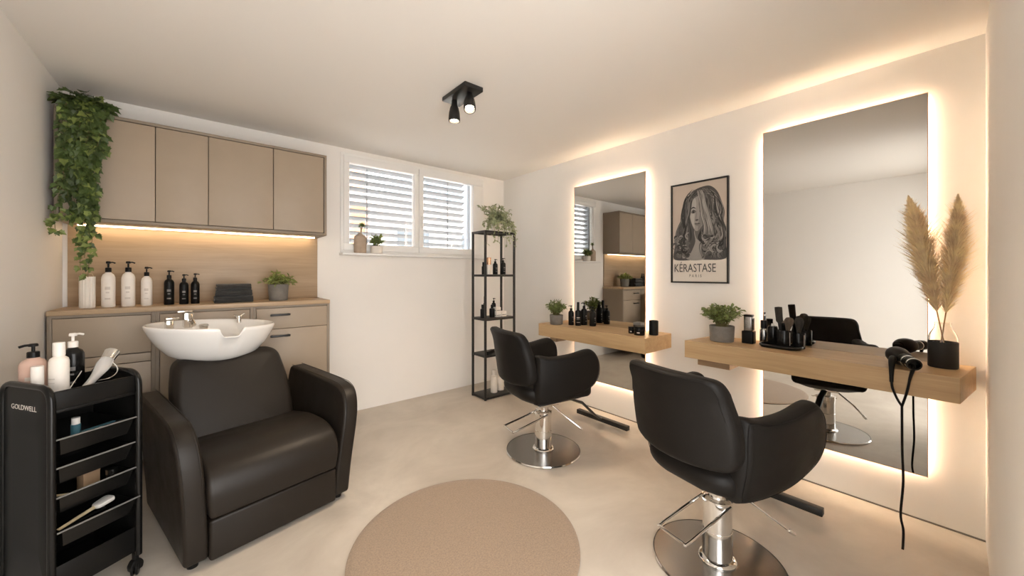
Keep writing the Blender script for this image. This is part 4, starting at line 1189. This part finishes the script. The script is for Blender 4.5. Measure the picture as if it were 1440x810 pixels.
def tl(x, y, z):
    c, s = math.cos(tang), math.sin(tang)
    return (-.386 + c * x - s * y, 2.262 + s * x + c * y, z)
GT = 'bottles on the trolley top'
pump_bottle('pump_bottle', 'rose pink pump bottle with black pump on the trolley', tl(-.073, .090, .7725), .036, .222, 'pink', 'black_plastic', GT, lab='label_t', rz=3.6)
capped_bottle('tube_bottle', 'small white bottle with black base between pink and white bottles', tl(-.094, .012, .7725), .0165, .145, 'black_plastic', 'white_plastic', GT, .68, 1.0)
capped_bottle('shampoo_bottle', 'plain white bottle with round white cap on the trolley', tl(-.048, -.012, .7725), .027, .228, 'white_bottle', 'white_plastic', GT, .22, .62, lab='label_t')
pump_bottle('pump_bottle', 'black bottle with white pump at the back of the trolley', tl(.040, .099, .7725), .033, .245, 'black_gloss', 'white_plastic', GT, lab='label', rz=.6)
# silver hand shower / spray tool lying over the tray wall
st = thing('hand_shower', 'clear and silver hand tool lying across the trolley top', 'hand tool', tl(.012, -.072, .818), tang)
b = newbm(); cv = bez((-.05, 0, -.034), (.0, .01, .0), (.04, .02, .05), (.075, .05, .085), 12)
tube(b, cv, [.008, .009, .010, .011, .012, .013, .014, .016, .019, .022, .024, .024, .022], 14); obj('grip', b, 'clear_plastic', st)
b = newbm(); tube(b, [cv[-1] - Vector((.002, .002, .002)), cv[-1] + Vector((.028, .022, .026))], [.021, .025], 18); obj('spray_head', b, 'chrome', st)
b = newbm(); tube(b, [cv[2], cv[5], cv[8]], .006, 8); tube(b, bez(cv[12], cv[12] + Vector((.04, -.02, -.03)), cv[9] + Vector((.05, -.03, -.05)), cv[6] + Vector((.01, -.01, -.01)), 12), .0025, 8); obj('trigger_wire', b, 'chrome', st)
hc = thing('tail_comb', 'thin silver tail comb leaning against the black bottle on the trolley', 'comb', tl(.010, .045, .7745), tang)
b = newbm(); tube(b, [(-.03, -.03, .005), (.04, .02, .085)], [.0035, .002], 8); obj('comb_tail', b, 'chrome', hc)
# small things inside the trays
def clip(label, x, y, z, rz, m, L=.06):
    t = thing('hair_clip', label, 'hair clip', tl(x, y, z), tang + rz)
    b = newbm(); tube(b, [(-L / 2, 0, .004), (0, 0, .010), (L / 2, 0, .005)], [.004, .006, .003], 8, flat=(1.5, .6)); obj('clip_arm', b, m, t)
    b = newbm(); tube(b, [(-L / 2, 0, .004), (-L * .1, 0, .004), (L / 2, 0, .004)], .003, 8); obj('clip_base', b, 'black_plastic', t)
TF = (.607, .502, .397, .277)
def comb(label, x, y, z, rz, m, L=.15):
    t = thing('hair_comb', label, 'comb', tl(x, y, z), tang + rz)
    b = newbm(); box(b, -L / 2, L / 2, 0, .012, 0, .005, .001)
    for i in range(16): box(b, L * (-.48 + .03 * i), L * (-.48 + .03 * i) + .002, -.018, .001, .001, .004)
    obj('comb_body', b, m, t)
z0 = TF[0]
cp = thing('small_bottle', 'short white-capped bottle standing in the top open tray', 'bottle', tl(-.01, -.03, z0))
b = newbm(); lathe(b, [(0, 0), (.014, 0), (.014, .065), (0, .065)], 18); obj('body', b, 'teal', cp)
b = newbm(); lathe(b, [(0, .0651), (.012, .0651), (.012, .09), (0, .09)], 18); obj('cap', b, 'white_plastic', cp)
comb('teal comb lying in the top open tray of the trolley', .045, -.06, z0 + .035, .15, 'teal', .11)
clip('silver hair clip in the top open tray of the trolley', -.055, -.10, z0, .2, 'chrome')
clip('silver hair clip at left of the second trolley tray', -.05, -.09, TF[1], -.3, 'steel')
clip('dark hair clip at right of the second trolley tray', .04, -.09, TF[1], .3, 'label')
bx = thing('card_box', 'tan card box standing in the third trolley tray', 'box', tl(.022, -.04, TF[2]), tang + .1)
b = newbm(); box(b, -.026, .026, -.018, .018, 0, .082, .0015); obj('body', b, 'tan', bx)
b = newbm(); box(b, -.0265, .0265, -.0185, .0185, .07, .0835, .001); obj('lid', b, 'tan', bx)
br = thing('tint_brush', 'pale-handled tint brush lying in the third trolley tray', 'brush', tl(-.055, -.07, TF[2]), tang + .25)
b = newbm(); tube(b, [(-.045, 0, .048), (.02, 0, .02)], [.004, .005], 8); obj('handle', b, 'straw', br)
b = newbm(); box(b, -.005, .03, -.014, .014, 0, .010, .002, mtx=Matrix.Translation((.022, 0, .006))); obj('bristles', b, 'bristle', br)
jr = thing('cream_jar', 'small silver-lidded pot in the third trolley tray', 'jar', tl(.075, -.075, TF[2]))
b = newbm(); lathe(b, [(0, 0), (.017, 0), (.017, .045), (0, .045)], 20); obj('body', b, 'smoke', jr)
b = newbm(); lathe(b, [(0, .0451), (.018, .0451), (.018, .064), (0, .064)], 20); obj('lid', b, 'steel', jr)
pd = thing('paddle_brush', 'pale paddle brush lying across the lowest open trolley tray', 'brush', tl(.0, -.08, TF[3] + .052), tang + .12, rot=(0, R(-10), tang + .12))
b = newbm(); tube(b, [(-.10, 0, 0), (.02, 0, 0)], [.005, .007], 10); obj('handle', b, 'straw', pd)
b = newbm(); slab(b, rounded([(.02, -.02), (.08, -.026), (.08, .026), (.02, .02)], .018, 5), -.008, .008, .005, lambda a, c, q_: (a, c, q_), rings=2, seg=2); obj('paddle_head', b, 'white_plastic', pd)
comb('black comb lying in the lowest open trolley tray', .02, -.02, TF[3], .1, 'black_matte', .14)
clip('silver hair clip beside paddle brush in the lowest open tray', .03, -.11, TF[3], -.2, 'chrome', .07)

# ------------------------------------------------------------------ lights
def light(name, kind, loc, energy, col, **k):
    l = bpy.data.lights.new(name, kind); l.energy = energy; l.color = col
    for a, v in k.items(): setattr(l, a, v)
    o = bpy.data.objects.new(name, l); C.objects.link(o); o.location = loc
    return o
SLC = Vector((1.255, 1.985, H))
a = light('spot_lamp', 'SPOT', SLC + l1, 28, (1, .80, .58), spot_size=R(110), spot_blend=.8, shadow_soft_size=.03)
a.rotation_euler = (0, 0, 0)
a2 = light('spot_lamp', 'SPOT', SLC + l2, 22, (1, .80, .58), spot_size=R(110), spot_blend=.8, shadow_soft_size=.03)
a2.rotation_euler = Vector((0, 0, -1)).rotation_difference(Vector((-.22, -.34, -.92)).normalized()).to_euler()

bounce_sun = light('bounce_sun', 'SUN', (6, 6, 8), 5.0, (1, .95, .88), angle=R(1))  # added sideways sun, bounces off the outside ground to brighten the ceiling
bounce_sun.rotation_euler = Vector((0, 0, -1)).rotation_difference(Vector((-.75, 0, -.66)).normalized()).to_euler()
w = bpy.data.worlds.new('daylight'); bpy.context.scene.world = w; w.use_nodes = True
wt = w.node_tree; bg = wt.nodes['Background']
tc = wt.nodes.new('ShaderNodeTexCoord'); sp_ = wt.nodes.new('ShaderNodeSeparateXYZ'); wt.links.new(tc.outputs['Generated'], sp_.inputs[0])
mr = wt.nodes.new('ShaderNodeMapRange'); mr.inputs['From Min'].default_value = -.5; mr.inputs['From Max'].default_value = .5
wt.links.new(sp_.outputs['Y'], mr.inputs['Value'])
rp = wt.nodes.new('ShaderNodeValToRGB'); wt.links.new(mr.outputs[0], rp.inputs['Fac'])
rp.color_ramp.elements[0].color = (.62, .61, .60, 1); rp.color_ramp.elements[1].color = (.90, .96, 1, 1)
wt.links.new(rp.outputs[0], bg.inputs['Color']); bg.inputs['Strength'].default_value = 6.5

# ------------------------------------------------------------------ camera
HC = 1.265
cam = bpy.data.cameras.new('camera'); co = bpy.data.objects.new('camera', cam); C.objects.link(co)
F_ = 523.0
cam.sensor_width = 36; cam.lens = F_ / 1440 * 36; cam.shift_y = -20 / 1440; cam.clip_start = .01
co.location = (0, 0, HC); co.rotation_euler = (PI / 2, 0, -math.atan((720 - 282) / F_))
sc = bpy.context.scene; sc.camera = co
sc.view_settings.view_transform = 'Standard'; sc.view_settings.look = 'None'; sc.view_settings.gamma = 1; sc.view_settings.use_curve_mapping = False
sc.view_settings.exposure = .82
sc.cycles.use_denoising = True
sc.cycles.max_bounces = 14; sc.cycles.diffuse_bounces = 8; sc.cycles.glossy_bounces = 6; sc.cycles.transmission_bounces = 8
